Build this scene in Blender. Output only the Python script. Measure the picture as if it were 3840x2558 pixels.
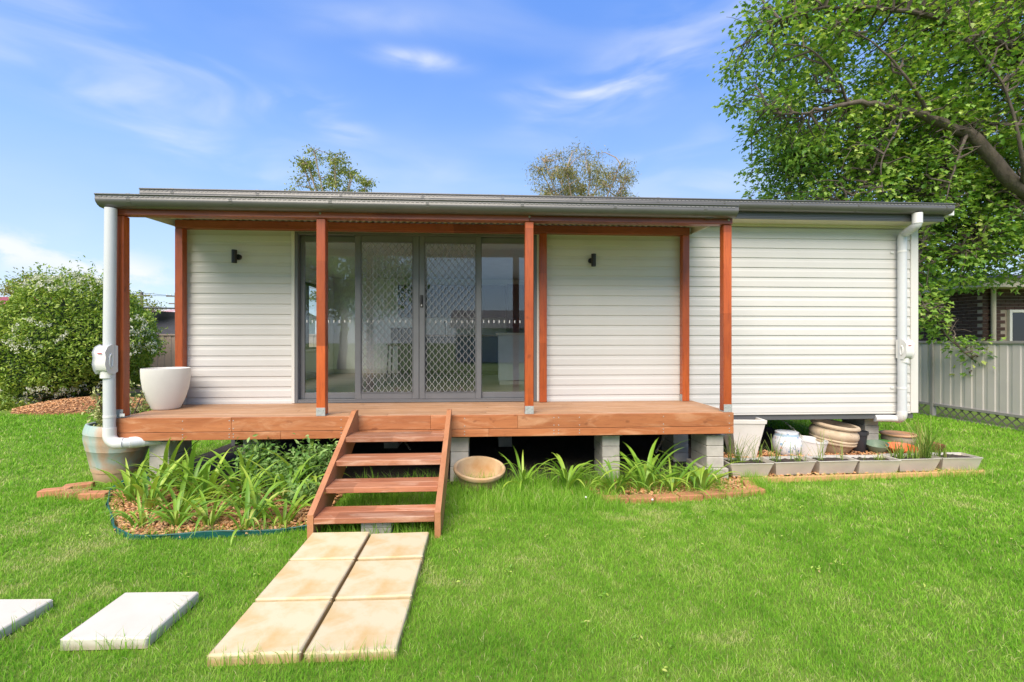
import bpy, math, random
import numpy as np
from mathutils import Vector, Matrix, Euler
random.seed(7); RNG = np.random.default_rng(11)
SC = bpy.context.scene
for o in list(bpy.data.objects): bpy.data.objects.remove(o)
COL = SC.collection
R = math.radians
# ------------------------------------------------------------------ camera
cam = bpy.data.objects.new('camera', bpy.data.cameras.new('camera'))
COL.objects.link(cam); SC.camera = cam
cam.location = (0, -5.87, 1.50); cam.rotation_euler = (math.pi/2, 0, -0.0602)
cam.data.sensor_width = 36; cam.data.lens = 16.36; cam.data.clip_end = 1500; cam.data.clip_start = .05
# ------------------------------------------------------------------ world
SUN_EL, SUN_AZ = R(47), R(-20)          # azimuth measured from straight behind the camera
world = bpy.data.worlds.new('World'); SC.world = world; world.use_nodes = True
wt = world.node_tree; wt.nodes.clear()
def wn(t, **k):
    n = wt.nodes.new(t)
    for a, b in k.items(): setattr(n, a, b)
    return n
def wmath(op, a, b=None):
    n = wn('ShaderNodeMath', operation=op)
    for i, x in enumerate((a, b)):
        if x is None: continue
        if isinstance(x, (int, float)): n.inputs[i].default_value = x
        else: wt.links.new(x, n.inputs[i])
    return n.outputs[0]
sky = wn('ShaderNodeTexSky', sky_type='NISHITA'); sky.sun_disc = False
sky.sun_elevation = SUN_EL; sky.sun_rotation = math.pi + SUN_AZ
sky.air_density = 1.0; sky.dust_density = .35; sky.ozone_density = 3.0; sky.altitude = 200
hs = wn('ShaderNodeHueSaturation'); hs.inputs['Saturation'].default_value = 1.12; hs.inputs['Value'].default_value = 1.0
wt.links.new(sky.outputs[0], hs.inputs['Color'])
tcw = wn('ShaderNodeTexCoord'); D = tcw.outputs['Generated']
def wnoise(scale, detail, rough, dist, sc):
    mp = wn('ShaderNodeMapping'); mp.inputs['Scale'].default_value = sc
    wt.links.new(D, mp.inputs['Vector'])
    n = wn('ShaderNodeTexNoise'); n.inputs['Scale'].default_value = scale; n.inputs['Detail'].default_value = detail
    n.inputs['Roughness'].default_value = rough; n.inputs['Distortion'].default_value = dist
    wt.links.new(mp.outputs[0], n.inputs['Vector']); return n.outputs['Fac']
def wramp(x, a, b):
    m = wn('ShaderNodeMapRange', interpolation_type='SMOOTHSTEP'); m.inputs['From Min'].default_value = a; m.inputs['From Max'].default_value = b
    wt.links.new(x, m.inputs['Value']); return m.outputs[0]
streak = wnoise(2.0, 4, .45, .5, (1.0, 1.0, 2.6))
wisp = wnoise(6, 5, .45, .6, (.7, .7, 2.4))
puff = wnoise(10, 8, .58, .2, (1, 1, 2.0))
fac = wmath('MULTIPLY', wramp(streak, .44, .9), .26)           # thin veil over the whole sky
def cloud(d, tilt, a, b, gain, tex, lo, hi):
    d = Vector(d).normalized(); rt = Vector((d.y, -d.x, 0)).normalized(); up = rt.cross(d)
    u = rt*math.cos(tilt) + up*math.sin(tilt); v = up*math.cos(tilt) - rt*math.sin(tilt)
    s = None
    for ax, w in ((u, a), (v, b)):
        n = wn('ShaderNodeVectorMath', operation='DOT_PRODUCT'); wt.links.new(D, n.inputs[0]); n.inputs[1].default_value = ax
        q = wmath('DIVIDE', n.outputs['Value'], w); q = wmath('MULTIPLY', q, q)
        s = q if s is None else wmath('ADD', s, q)
    n = wn('ShaderNodeVectorMath', operation='DOT_PRODUCT'); wt.links.new(D, n.inputs[0]); n.inputs[1].default_value = d
    g = wmath('POWER', 2.71828, wmath('MULTIPLY', s, -1))
    g = wmath('MULTIPLY', g, wmath('GREATER_THAN', n.outputs['Value'], 0))
    return wmath('MULTIPLY', wmath('MULTIPLY', g, wramp(tex, lo, hi)), gain)
CLOUDS = [((-.74, .90, .47), -.30, .20, .034, .65, wisp, .38, .72), ((-.60, .95, .50), .30, .14, .05, .55, wisp, .38, .75), ((-.80, .90, .62), -.35, .25, .06, .55, wisp, .38, .75),
          ((-.385, 1.0, .50), .15, .060, .018, 1.0, wisp, .33, .62), ((-.30, 1.0, .445), -.12, .05, .018, .7, wisp, .33, .65), ((-.25, 1.0, .68), .1, .12, .02, .4, wisp, .35, .7),
          ((-.14, 1.0, .60), -.03, .065, .014, 1.0, wisp, .33, .6), ((.17, 1.0, .535), -.05, .09, .022, .9, wisp, .35, .62), ((.28, 1.0, .56), .30, .13, .022, .9, wisp, .35, .65),
          ((.40, .98, .62), .45, .20, .07, .75, wisp, .33, .75), ((.47, .97, .45), .15, .13, .04, .6, wisp, .35, .75), ((.44, .97, .32), .1, .2, .04, .5, wisp, .35, .75),
          ((-1.02, 1.0, .20), -.22, .070, .024, 1.5, puff, .42, .62), ((-.80, 1.06, .150), -.15, .075, .030, 1.5, puff, .42, .62),
          ((-.98, 1.03, .07), 0, .30, .024, .35, puff, .40, .66), ((-.30, 1.0, .36), .12, .4, .05, .3, wisp, .35, .8)]
for c in CLOUDS: fac = wmath('ADD', fac, wmath('MULTIPLY', cloud(*c), .8))
fac = wmath('MINIMUM', fac, .93)
mixc = wn('ShaderNodeMix', data_type='RGBA'); wt.links.new(fac, mixc.inputs['Factor'])
sxyz = wn('ShaderNodeSeparateXYZ'); wt.links.new(D, sxyz.inputs[0])
gr = wn('ShaderNodeValToRGB'); wt.links.new(sxyz.outputs['Z'], gr.inputs[0])     # pale blue horizon deepening upwards, all round
gr.color_ramp.elements[0].position = 0; gr.color_ramp.elements[0].color = (2.0, 2.35, 2.75, 1)
gr.color_ramp.elements[1].position = 1; gr.color_ramp.elements[1].color = (.30, .80, 2.6, 1)
for p_, c_ in ((.14, (1.6, 2.1, 2.8, 1)), (.32, (1.0, 1.65, 2.95, 1)), (.52, (.48, 1.07, 2.75, 1))):
    e_ = gr.color_ramp.elements.new(p_); e_.color = c_
mixs = wn('ShaderNodeMix', data_type='RGBA'); mixs.inputs['Factor'].default_value = .9
wt.links.new(hs.outputs[0], mixs.inputs['A']); wt.links.new(gr.outputs[0], mixs.inputs['B'])
wt.links.new(mixs.outputs['Result'], mixc.inputs['A']); mixc.inputs['B'].default_value = (2.75, 2.85, 3.0, 1)
bg = wn('ShaderNodeBackground'); bg.inputs['Strength'].default_value = .15
wt.links.new(mixc.outputs['Result'], bg.inputs['Color'])
wo = wn('ShaderNodeOutputWorld'); wt.links.new(bg.outputs[0], wo.inputs['Surface'])
# ------------------------------------------------------------------ sun
sun = bpy.data.objects.new('sun', bpy.data.lights.new('sun', 'SUN')); COL.objects.link(sun)
sun.data.energy = 2.9; sun.data.angle = R(50); sun.data.color = (1, .885, .72)
sdir = Vector((math.sin(SUN_AZ)*math.cos(SUN_EL), -math.cos(SUN_AZ)*math.cos(SUN_EL), math.sin(SUN_EL)))
sun.rotation_euler = sdir.to_track_quat('Z', 'Y').to_euler()
sun.location = sdir*30
# ------------------------------------------------------------------ view
SC.view_settings.view_transform = 'Standard'; SC.view_settings.look = 'None'
SC.view_settings.exposure = 1.24; SC.view_settings.gamma = 1; SC.view_settings.use_curve_mapping = False
# ------------------------------------------------------------------ helpers
LOC = {}
def tag(o, label=None, cat=None, group=None, kind=None):
    if label: o['label'] = label
    if cat: o['category'] = cat
    if group: o['group'] = group
    if kind: o['kind'] = kind
    return o
def thing(name, label, cat, loc=(0, 0, 0), rot=(0, 0, 0), group=None):
    o = bpy.data.objects.new(name, None); COL.objects.link(o)
    o.location = loc; o.rotation_euler = rot; o.empty_display_size = .1
    LOC[o.name] = Vector(loc); return tag(o, label, cat, group)
def link(name, me, mat, parent=None, loc=None, rot=None, scale=None):
    o = bpy.data.objects.new(name, me); COL.objects.link(o)
    if mat and not me.materials: me.materials.append(mat)
    if parent: o.parent = parent
    base = LOC.get(parent.name, Vector()) if parent else Vector()
    LOC[o.name] = Vector(base)
    if loc is not None: o.location = loc
    if rot is not None: o.rotation_euler = rot
    if scale is not None: o.scale = scale
    return o
class MB:
    def __init__(s): s.v = []; s.f = []
    def add(s, vs, fs):
        n = len(s.v); s.v += [tuple(p) for p in vs]; s.f += [tuple(i+n for i in q) for q in fs]; return s
    def box(s, x0, x1, y0, y1, z0, z1):
        return s.add([(x0,y0,z0),(x1,y0,z0),(x1,y1,z0),(x0,y1,z0),(x0,y0,z1),(x1,y0,z1),(x1,y1,z1),(x0,y1,z1)],
                     [(3,2,1,0),(4,5,6,7),(0,1,5,4),(1,2,6,5),(2,3,7,6),(3,0,4,7)])
    def cbox(s, x0, x1, y0, y1, z0, z1, c=.004):
        lo, hi = (x0,y0,z0), (x1,y1,z1); vs = []; ix = {}
        for sx in (0,1):
            for sy in (0,1):
                for sz in (0,1):
                    for ax in range(3):
                        sg = (sx,sy,sz); p = []
                        for k in range(3):
                            e = hi[k] if sg[k] else lo[k]
                            p.append(e if k == ax else e + (-c if sg[k] else c))
                        ix[sg, ax] = len(vs); vs.append(p)
        fs = []
        for ax in range(3):
            a, b = [k for k in range(3) if k != ax]
            for sg in (0,1):
                q = []
                for u, w in ((0,0),(1,0),(1,1),(0,1)):
                    t = [0,0,0]; t[ax] = sg; t[a] = u; t[b] = w; q.append(ix[tuple(t), ax])
                fs.append(q)
            for u in (0,1):
                for w in (0,1):
                    t0 = [0,0,0]; t0[a] = u; t0[b] = w; t1 = list(t0); t1[ax] = 1
                    fs.append((ix[tuple(t0), a], ix[tuple(t1), a], ix[tuple(t1), b], ix[tuple(t0), b]))
        for sx in (0,1):
            for sy in (0,1):
                for sz in (0,1): fs.append([ix[(sx,sy,sz), k] for k in range(3)])
        return s.add(vs, fs)
    def extr(s, prof, a0, a1, axis='x', cap=True, closed=True):
        n = len(prof)
        mk = {'x': lambda t, p: (t, p[0], p[1]), 'y': lambda t, p: (p[0], t, p[1]), 'z': lambda t, p: (p[0], p[1], t)}[axis]
        vs = [mk(a0, p) for p in prof] + [mk(a1, p) for p in prof]
        fs = [(i, (i+1) % n, n+(i+1) % n, n+i) for i in range(n if closed else n-1)]
        if cap and closed: fs += [tuple(range(n)), tuple(range(2*n-1, n-1, -1))]
        return s.add(vs, fs)
    def tube(s, pts, r, n=10, cap=True):
        pts = [Vector(p) for p in pts]; m = len(pts)
        rr = r if isinstance(r, (list, tuple)) else [r]*m
        vs = []; prev = None
        for i, p in enumerate(pts):
            t = (pts[min(i+1, m-1)] - pts[max(i-1, 0)]).normalized()
            if prev is None:
                a = Vector((0,0,1)) if abs(t.z) < .9 else Vector((1,0,0))
                u = t.cross(a).normalized()
            else: u = (prev - t*prev.dot(t)).normalized()
            prev = u; w = t.cross(u)
            vs += [p + (u*math.cos(2*math.pi*k/n) + w*math.sin(2*math.pi*k/n))*rr[i] for k in range(n)]
        fs = [(i*n+k, i*n+(k+1) % n, (i+1)*n+(k+1) % n, (i+1)*n+k) for i in range(m-1) for k in range(n)]
        if cap: fs += [tuple(range(n-1, -1, -1)), tuple(range((m-1)*n, m*n))]
        return s.add(vs, fs)
    def lathe(s, prof, n=32, c=(0,0,0), wob=0):
        vs = []
        for j, (r, z) in enumerate(prof):
            for k in range(n):
                a = 2*math.pi*k/n; q = r*(1 + wob*math.sin(3*a+j))
                vs.append((c[0]+q*math.cos(a), c[1]+q*math.sin(a), c[2]+z))
        fs = [(j*n+k, j*n+(k+1) % n, (j+1)*n+(k+1) % n, (j+1)*n+k) for j in range(len(prof)-1) for k in range(n)]
        return s.add(vs, fs + [tuple(range(n-1, -1, -1)), tuple(range((len(prof)-1)*n, len(prof)*n))])
    def mesh(s, name, smooth=False, off=None, ang=40):
        me = bpy.data.meshes.new(name)
        v = s.v if off is None else [(x-off[0], y-off[1], z-off[2]) for x, y, z in s.v]
        me.from_pydata(v, [], s.f)
        if smooth:
            me.polygons.foreach_set('use_smooth', [True]*len(me.polygons)); me.set_sharp_from_angle(angle=R(ang))
        me.update(); return me
    def build(s, name, mat, parent=None, smooth=False, local=False, ang=40):
        off = None if (local or parent is None) else LOC[parent.name]
        return link(name, s.mesh(name, smooth, off, ang), mat, parent)
def B(name, mat, parent, *b, c=.003):
    return MB().cbox(*b, c=c).build(name, mat, parent)
def piece(name, me, mat, parent, loc, rot=None, scale=None):
    return link(name, me, mat, parent, Vector(loc)-LOC[parent.name], rot, scale)
def np_mesh(name, V, F, rnd=None, smooth=False):
    me = bpy.data.meshes.new(name); k = F.shape[1]
    me.vertices.add(len(V)); me.vertices.foreach_set('co', V.astype(np.float32).ravel())
    me.loops.add(F.size); me.loops.foreach_set('vertex_index', F.astype(np.int32).ravel())
    me.polygons.add(len(F)); me.polygons.foreach_set('loop_start', np.arange(0, F.size, k, dtype=np.int32))
    me.polygons.foreach_set('loop_total', np.full(len(F), k, dtype=np.int32))
    if smooth: me.polygons.foreach_set('use_smooth', np.ones(len(F), dtype=bool))
    if rnd is not None:
        at = me.attributes.new('rnd', 'FLOAT', 'POINT'); at.data.foreach_set('value', rnd.astype(np.float32))
    me.update(calc_edges=True); me.validate(); return me
def rotmats(yaw, pitch, roll):
    cy, sy, cp, sp, cr, sr = np.cos(yaw), np.sin(yaw), np.cos(pitch), np.sin(pitch), np.cos(roll), np.sin(roll)
    z = np.zeros_like(cy); o = np.ones_like(cy)
    Rz = np.stack([np.stack([cy,-sy,z],-1), np.stack([sy,cy,z],-1), np.stack([z,z,o],-1)], -2)
    Rx = np.stack([np.stack([o,z,z],-1), np.stack([z,cp,-sp],-1), np.stack([z,sp,cp],-1)], -2)
    Ry = np.stack([np.stack([cr,z,sr],-1), np.stack([z,o,z],-1), np.stack([-sr,z,cr],-1)], -2)
    return Rz @ Rx @ Ry
def scatter(T, TF, pos, mats, sc, rnd):
    n = len(pos); k = len(T)
    V = np.einsum('nij,kj->nki', mats, T)*sc[:, None, None] + pos[:, None, :]
    F = (TF[None] + (np.arange(n)*k)[:, None, None]).reshape(-1, TF.shape[1])
    return V.reshape(-1, 3), F, np.repeat(rnd, k)
# ------------------------------------------------------------------ materials
def newmat(name):
    m = bpy.data.materials.new(name); m.use_nodes = True
    nt = m.node_tree; bs = nt.nodes['Principled BSDF']; return m, nt, bs
def ramp(nt, fac, stops, interp='LINEAR'):
    r = nt.nodes.new('ShaderNodeValToRGB'); r.color_ramp.interpolation = interp
    while len(r.color_ramp.elements) < len(stops): r.color_ramp.elements.new(.5)
    for e, (p, c) in zip(r.color_ramp.elements, stops): e.position = p; e.color = (*c, 1)
    nt.links.new(fac, r.inputs[0]); return r.outputs[0]
def noise(nt, scale, detail=5, rough=.55, dist=0, st=(1,1,1), coord='Object', off=(0,0,0)):
    tc = nt.nodes.new('ShaderNodeTexCoord'); mp = nt.nodes.new('ShaderNodeMapping'); mp.inputs['Scale'].default_value = st; mp.inputs['Location'].default_value = off
    nt.links.new(tc.outputs[coord], mp.inputs[0]); n = nt.nodes.new('ShaderNodeTexNoise')
    n.inputs['Scale'].default_value = scale; n.inputs['Detail'].default_value = detail
    n.inputs['Roughness'].default_value = rough; n.inputs['Distortion'].default_value = dist
    nt.links.new(mp.outputs[0], n.inputs['Vector']); return n.outputs['Fac']
def mixrgb(nt, fac, a, b, mode='MIX'):
    m = nt.nodes.new('ShaderNodeMix'); m.data_type = 'RGBA'; m.blend_type = mode
    for s, x in (('Factor', fac), ('A', a), ('B', b)):
        if isinstance(x, (int, float)): m.inputs[s].default_value = x
        elif isinstance(x, tuple): m.inputs[s].default_value = (*x, 1)
        else: nt.links.new(x, m.inputs[s])
    return m.outputs['Result']
def bump(nt, bs, h, strength, dist=.01):
    b = nt.nodes.new('ShaderNodeBump'); b.inputs['Strength'].default_value = strength; b.inputs['Distance'].default_value = dist
    nt.links.new(h, b.inputs['Height']); nt.links.new(b.outputs[0], bs.inputs['Normal'])
def objrand(nt, col, amt):
    oi = nt.nodes.new('ShaderNodeObjectInfo'); mr = nt.nodes.new('ShaderNodeMapRange')
    mr.inputs['To Min'].default_value = 1-amt; mr.inputs['To Max'].default_value = 1+amt
    nt.links.new(oi.outputs['Random'], mr.inputs['Value']); h = nt.nodes.new('ShaderNodeHueSaturation')
    nt.links.new(mr.outputs[0], h.inputs['Value']); nt.links.new(col, h.inputs['Color']); return h.outputs[0]
def M(name, a, b=None, scale=6, rough=.6, bmp=0, bscale=60, bdist=.004, metal=0, st=(1,1,1), rnd=0, lo=.3, hi=.7, spots=None, spec=.5, dist=0, bst=None):
    m, nt, bs = newmat(name)
    bs.inputs['Roughness'].default_value = rough; bs.inputs['Metallic'].default_value = metal; bs.inputs['Specular IOR Level'].default_value = spec
    b = b or tuple(x*.85 for x in a)
    col = ramp(nt, noise(nt, scale, 7, .6, dist, st), [(lo, a), (hi, b)])
    if spots:
        sc, th, c = spots; col = mixrgb(nt, ramp(nt, noise(nt, sc, 4, .6, off=(3,7,1)), [(th, (0,0,0)), (th+.12, (1,1,1))]), col, c)
    if rnd: col = objrand(nt, col, rnd)
    nt.links.new(col, bs.inputs['Base Color'])
    if bmp: bump(nt, bs, noise(nt, bscale, 6, .65, st=bst or st), bmp, bdist)
    return m
def wood(name, a, b, dark, axis='x', rough=.45, rnd=.15, grain=1., weather=None, joint=0):
    m, nt, bs = newmat(name); st = {'x': (1,14,14), 'y': (14,1,14), 'z': (14,14,1)}[axis]
    oi = nt.nodes.new('ShaderNodeObjectInfo'); tc = nt.nodes.new('ShaderNodeTexCoord')
    ad = nt.nodes.new('ShaderNodeVectorMath'); ad.operation = 'ADD'; nt.links.new(tc.outputs['Object'], ad.inputs[0])
    vm = nt.nodes.new('ShaderNodeVectorMath'); vm.operation = 'SCALE'; vm.inputs[0].default_value = (17,31,11); nt.links.new(oi.outputs['Random'], vm.inputs['Scale']); nt.links.new(vm.outputs[0], ad.inputs[1])
    def nz(scale, detail, rg, dist, s):
        mp = nt.nodes.new('ShaderNodeMapping'); mp.inputs['Scale'].default_value = s; nt.links.new(ad.outputs[0], mp.inputs[0])
        n = nt.nodes.new('ShaderNodeTexNoise'); n.inputs['Scale'].default_value = scale; n.inputs['Detail'].default_value = detail
        n.inputs['Roughness'].default_value = rg; n.inputs['Distortion'].default_value = dist; nt.links.new(mp.outputs[0], n.inputs['Vector']); return n.outputs['Fac']
    st2 = tuple(x if x == 1 else 4 for x in st)
    big = nz(1.3, 4, .55, .6, st2); fine = nz(4.5, 8, .7, .4, st)
    col = ramp(nt, big, [(.3, a), (.72, b)])
    col = mixrgb(nt, ramp(nt, fine, [(.5, (0,0,0)), (.78, (grain,)*3)]), col, dark)
    if weather: col = mixrgb(nt, ramp(nt, nz(2.2, 6, .65, .8, st2), [(.5, (0,0,0)), (.72, (.8,)*3)]), col, weather)
    kn = nz(9, 2, .4, 0, tuple(x if x == 1 else 1.6 for x in st)); col = mixrgb(nt, ramp(nt, kn, [(.70, (0,0,0)), (.78, (.55,)*3)]), col, dark)
    if joint:                                   # finger jointed lengths: the tone steps along the stick
        k3 = tuple(joint if x == 1 else .001 for x in st); mp = nt.nodes.new('ShaderNodeMapping'); mp.inputs['Scale'].default_value = k3; nt.links.new(ad.outputs[0], mp.inputs[0])
        fl = nt.nodes.new('ShaderNodeVectorMath'); fl.operation = 'FLOOR'; nt.links.new(mp.outputs[0], fl.inputs[0]); wnz = nt.nodes.new('ShaderNodeTexWhiteNoise'); nt.links.new(fl.outputs[0], wnz.inputs['Vector'])
        h2 = nt.nodes.new('ShaderNodeHueSaturation'); m2 = nt.nodes.new('ShaderNodeMapRange'); m2.inputs['To Min'].default_value = .68; m2.inputs['To Max'].default_value = 1.3; nt.links.new(wnz.outputs['Value'], m2.inputs[0]); nt.links.new(m2.outputs[0], h2.inputs['Value']); nt.links.new(col, h2.inputs['Color']); col = h2.outputs[0]
    col = objrand(nt, col, rnd); nt.links.new(col, bs.inputs['Base Color']); bs.inputs['Roughness'].default_value = rough
    bump(nt, bs, fine, .25, .004); return m
def leafmat(name, stops, trans=.4, rough=.45, gloss=.12):
    m = bpy.data.materials.new(name); m.use_nodes = True; nt = m.node_tree; nt.nodes.clear()
    at = nt.nodes.new('ShaderNodeAttribute'); at.attribute_name = 'rnd'
    col = ramp(nt, at.outputs['Fac'], stops)
    d = nt.nodes.new('ShaderNodeBsdfDiffuse'); t = nt.nodes.new('ShaderNodeBsdfTranslucent'); g = nt.nodes.new('ShaderNodeBsdfGlossy')
    g.inputs['Roughness'].default_value = rough; g.inputs['Color'].default_value = (1,1,1,1)
    tcol = mixrgb(nt, 1.0, col, (1.0, 1.0, .55), 'MULTIPLY')
    nt.links.new(col, d.inputs['Color']); nt.links.new(tcol, t.inputs['Color'])
    m1 = nt.nodes.new('ShaderNodeMixShader'); m1.inputs[0].default_value = trans; nt.links.new(d.outputs[0], m1.inputs[1]); nt.links.new(t.outputs[0], m1.inputs[2])
    fr = nt.nodes.new('ShaderNodeFresnel'); fr.inputs[0].default_value = 1.4
    mu = nt.nodes.new('ShaderNodeMath'); mu.operation = 'MULTIPLY'; mu.inputs[1].default_value = gloss/.12; nt.links.new(fr.outputs[0], mu.inputs[0])
    mi = nt.nodes.new('ShaderNodeMath'); mi.operation = 'MINIMUM'; mi.inputs[1].default_value = gloss; nt.links.new(mu.outputs[0], mi.inputs[0])
    m2 = nt.nodes.new('ShaderNodeMixShader'); nt.links.new(mi.outputs[0], m2.inputs[0]); nt.links.new(m1.outputs[0], m2.inputs[1]); nt.links.new(g.outputs[0], m2.inputs[2])
    o = nt.nodes.new('ShaderNodeOutputMaterial'); nt.links.new(m2.outputs[0], o.inputs[0]); return m
def glassmat(name, tint=(.95,.97,.965), ior=1.68):
    m = bpy.data.materials.new(name); m.use_nodes = True; nt = m.node_tree; nt.nodes.clear()
    t = nt.nodes.new('ShaderNodeBsdfTransparent'); t.inputs[0].default_value = (*tint, 1)
    g = nt.nodes.new('ShaderNodeBsdfGlossy'); g.inputs['Roughness'].default_value = 0.0; g.inputs['Color'].default_value = (.95,.97,1,1)
    ge = nt.nodes.new('ShaderNodeNewGeometry'); dp = nt.nodes.new('ShaderNodeVectorMath'); dp.operation = 'DOT_PRODUCT'; nt.links.new(ge.outputs['Normal'], dp.inputs[0]); nt.links.new(ge.outputs['Incoming'], dp.inputs[1])
    def mt(op, a, b=0.):
        n = nt.nodes.new('ShaderNodeMath'); n.operation = op
        for i, q in enumerate((a, b)):
            if isinstance(q, (int, float)): n.inputs[i].default_value = q
            else: nt.links.new(q, n.inputs[i])
        return n.outputs[0]
    r0 = ((ior-1)/(ior+1))**2; sch = mt('ADD', mt('MULTIPLY', mt('POWER', mt('SUBTRACT', 1., mt('ABSOLUTE', dp.outputs['Value'])), 5.), 1-r0), r0)   # Schlick, same from both sides
    x = nt.nodes.new('ShaderNodeMixShader'); nt.links.new(sch, x.inputs[0]); nt.links.new(t.outputs[0], x.inputs[1]); nt.links.new(g.outputs[0], x.inputs[2])
    o = nt.nodes.new('ShaderNodeOutputMaterial'); nt.links.new(x.outputs[0], o.inputs[0]); return m
m_siding = M('siding_vinyl', (.585,.575,.555), (.55,.54,.52), 1.5, .5, .05, 90, rnd=.015, spec=.3)
m_trim = M('trim_paint', (.63,.615,.58), (.60,.585,.55), 3, .45)
m_soffit = M('soffit_cream', (.68,.63,.50), (.64,.59,.46), 2, .6)
m_grey = M('gutter_grey', (.125,.123,.12), (.105,.103,.10), 3, .34, metal=.1, spec=.6)
m_fascia = M('fascia_grey', (.115,.118,.125), (.10,.103,.11), 3, .4)
m_frame = M('door_frame_grey', (.15,.155,.165), (.13,.135,.145), 4, .4, metal=.1)
m_mesh = M('grille_metal', (.27,.27,.28), (.22,.22,.23), 4, .4, metal=.1)
m_dark = M('dark_slot', (.03,.03,.032), None, 4, .7)
m_gap = M('gutter_slot_light', (.30,.29,.28), None, 4, .5)
m_glass = glassmat('door_glass')
m_roofin = M('sheet_cream', (.62,.60,.53), (.58,.56,.49), 2, .5)
m_post = wood('post_timber', (.45,.098,.022), (.33,.056,.012), (.16,.026,.007), 'z', .36, .16, .9, joint=1.15)
m_beam = wood('beam_timber', (.33,.085,.04), (.22,.045,.022), (.10,.02,.01), 'x', .36, .12, .9, joint=.6)
m_deck = wood('deck_timber', (.44,.255,.14), (.35,.185,.093), (.20,.09,.045), 'x', .65, .12, .5, weather=(.54,.36,.25))
m_fasc = wood('fascia_timber', (.46,.17,.065), (.33,.105,.036), (.16,.045,.016), 'x', .5, .10, .7, weather=(.58,.31,.17))
m_step = wood('step_timber', (.47,.21,.11), (.35,.125,.06), (.13,.045,.025), 'x', .55, .14, .9, weather=(.62,.42,.30), joint=1.3)
m_string = wood('stringer_timber', (.50,.23,.11), (.39,.155,.068), (.20,.07,.03), 'y', .5, .1, .5)
m_galv = M('galvanised', (.46,.47,.46), (.30,.31,.31), 60, .5, metal=.2)
m_white = M('white_plastic', (.68,.68,.67), (.65,.65,.64), 2, .35)
m_pipe = M('white_pipe', (.57,.59,.61), (.53,.55,.57), 2, .35)
m_block = M('concrete_block', (.50,.47,.42), (.36,.34,.30), 9, .9, .5, 80, rnd=.08)
def shade_stain_sides(m, c, top=-.006):  # tan put into the side colour as joint shade, along with soil stain
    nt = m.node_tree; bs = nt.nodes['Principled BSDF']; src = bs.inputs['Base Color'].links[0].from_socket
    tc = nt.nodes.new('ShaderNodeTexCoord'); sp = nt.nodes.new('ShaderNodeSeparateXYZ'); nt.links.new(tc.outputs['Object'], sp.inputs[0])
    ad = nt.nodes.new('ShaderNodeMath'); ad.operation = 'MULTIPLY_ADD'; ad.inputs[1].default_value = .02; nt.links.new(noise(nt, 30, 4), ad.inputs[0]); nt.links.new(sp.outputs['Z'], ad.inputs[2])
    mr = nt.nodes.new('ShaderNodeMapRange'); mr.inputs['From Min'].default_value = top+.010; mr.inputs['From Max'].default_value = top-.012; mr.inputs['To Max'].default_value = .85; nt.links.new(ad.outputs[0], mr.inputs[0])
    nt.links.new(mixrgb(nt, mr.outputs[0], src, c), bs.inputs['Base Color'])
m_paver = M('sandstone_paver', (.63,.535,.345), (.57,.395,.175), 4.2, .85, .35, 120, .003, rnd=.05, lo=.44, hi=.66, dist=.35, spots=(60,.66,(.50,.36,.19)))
shade_stain_sides(m_paver, (.44,.29,.13))
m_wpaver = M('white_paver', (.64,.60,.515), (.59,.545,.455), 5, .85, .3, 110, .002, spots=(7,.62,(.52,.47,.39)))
shade_stain_sides(m_wpaver, (.42,.36,.27), -.02)
m_chip = M('bark_chip', (.46,.22,.09), (.27,.10,.035), 14, .85, .3, 90, rnd=.2)
m_mulch = M('mulch_bed', (.36,.17,.07), (.14,.06,.025), 30, .95, .8, 60, .02)
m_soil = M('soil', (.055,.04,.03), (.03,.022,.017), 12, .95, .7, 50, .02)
m_lawn = M('lawn_soil', (.15,.24,.02), (.11,.18,.016), 9, .95, .6, 60, .02)
m_edge = M('green_plastic_edging', (.012,.12,.11), (.008,.08,.075), 8, .45)
m_brick_or = M('garden_brick', (.52,.24,.12), (.40,.16,.08), 14, .9, .4, 80, rnd=.12)
m_pine = wood('pine_board', (.62,.38,.17), (.52,.29,.12), (.34,.17,.07), 'x', .7, .05, .4)
m_black = M('black_metal', (.014,.015,.016), None, 4, .45)
m_chain = M('chain_steel', (.42,.40,.36), (.25,.23,.2), 40, .45, metal=.7)
# ================================================================== setting
DECK = .735
lawn = MB().add([(-300,-300,0),(300,-300,0),(300,400,0),(-300,400,0)], [(0,1,2,3)]).build('lawn', m_lawn); lawn['kind'] = 'structure'
under = MB().add([(-3.75,-.98,.004),(2.75,-.98,.004),(5.0,-.35,.004),(5.15,.9,.004),(4.4,5.2,.004),(-3.6,5.2,.004)], [(0,1,2,3,4,5)]).build('bare_soil', m_soil); under['kind'] = 'structure'  # soil sheet, added to make the shaded underfloor darker
# ================================================================== house
def frame(mb, x0, x1, z0, z1, y0, y1, wl, wr, wb, wtp):
    mb.cbox(x0, x0+wl, y0, y1, z0, z1); mb.cbox(x1-wr, x1, y0, y1, z0, z1)
    mb.cbox(x0+wl+.0003, x1-wr-.0003, y0+.001, y1-.001, z0, z0+wb); mb.cbox(x0+wl+.0003, x1-wr-.0003, y0+.001, y1-.001, z1-wtp, z1); return mb
HX0, HX1, HD = -3.6, 5.74, 5.3
DX0, DX1, DZ1 = -2.31, .666, 2.842
house = thing('house', 'white weatherboard cottage with grey gutters and sliding glass doors behind the timber verandah', 'house', (1.07, 0, .5))
front = MB()
for b in ((HX0, DX0-.03, .02, .10, .56, 3.02), (DX1+.03, HX1, .02, .10, .56, 3.02), (DX0-.03, DX1+.03, .02, .10, DZ1+.03, 3.02), (DX0-.03, DX1+.03, .02, .10, .56, DECK-.01)): front.box(*b)
front_wall = front.build('front_wall', m_trim, house)
EXP = .1265; z0 = .562; k = 0
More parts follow.
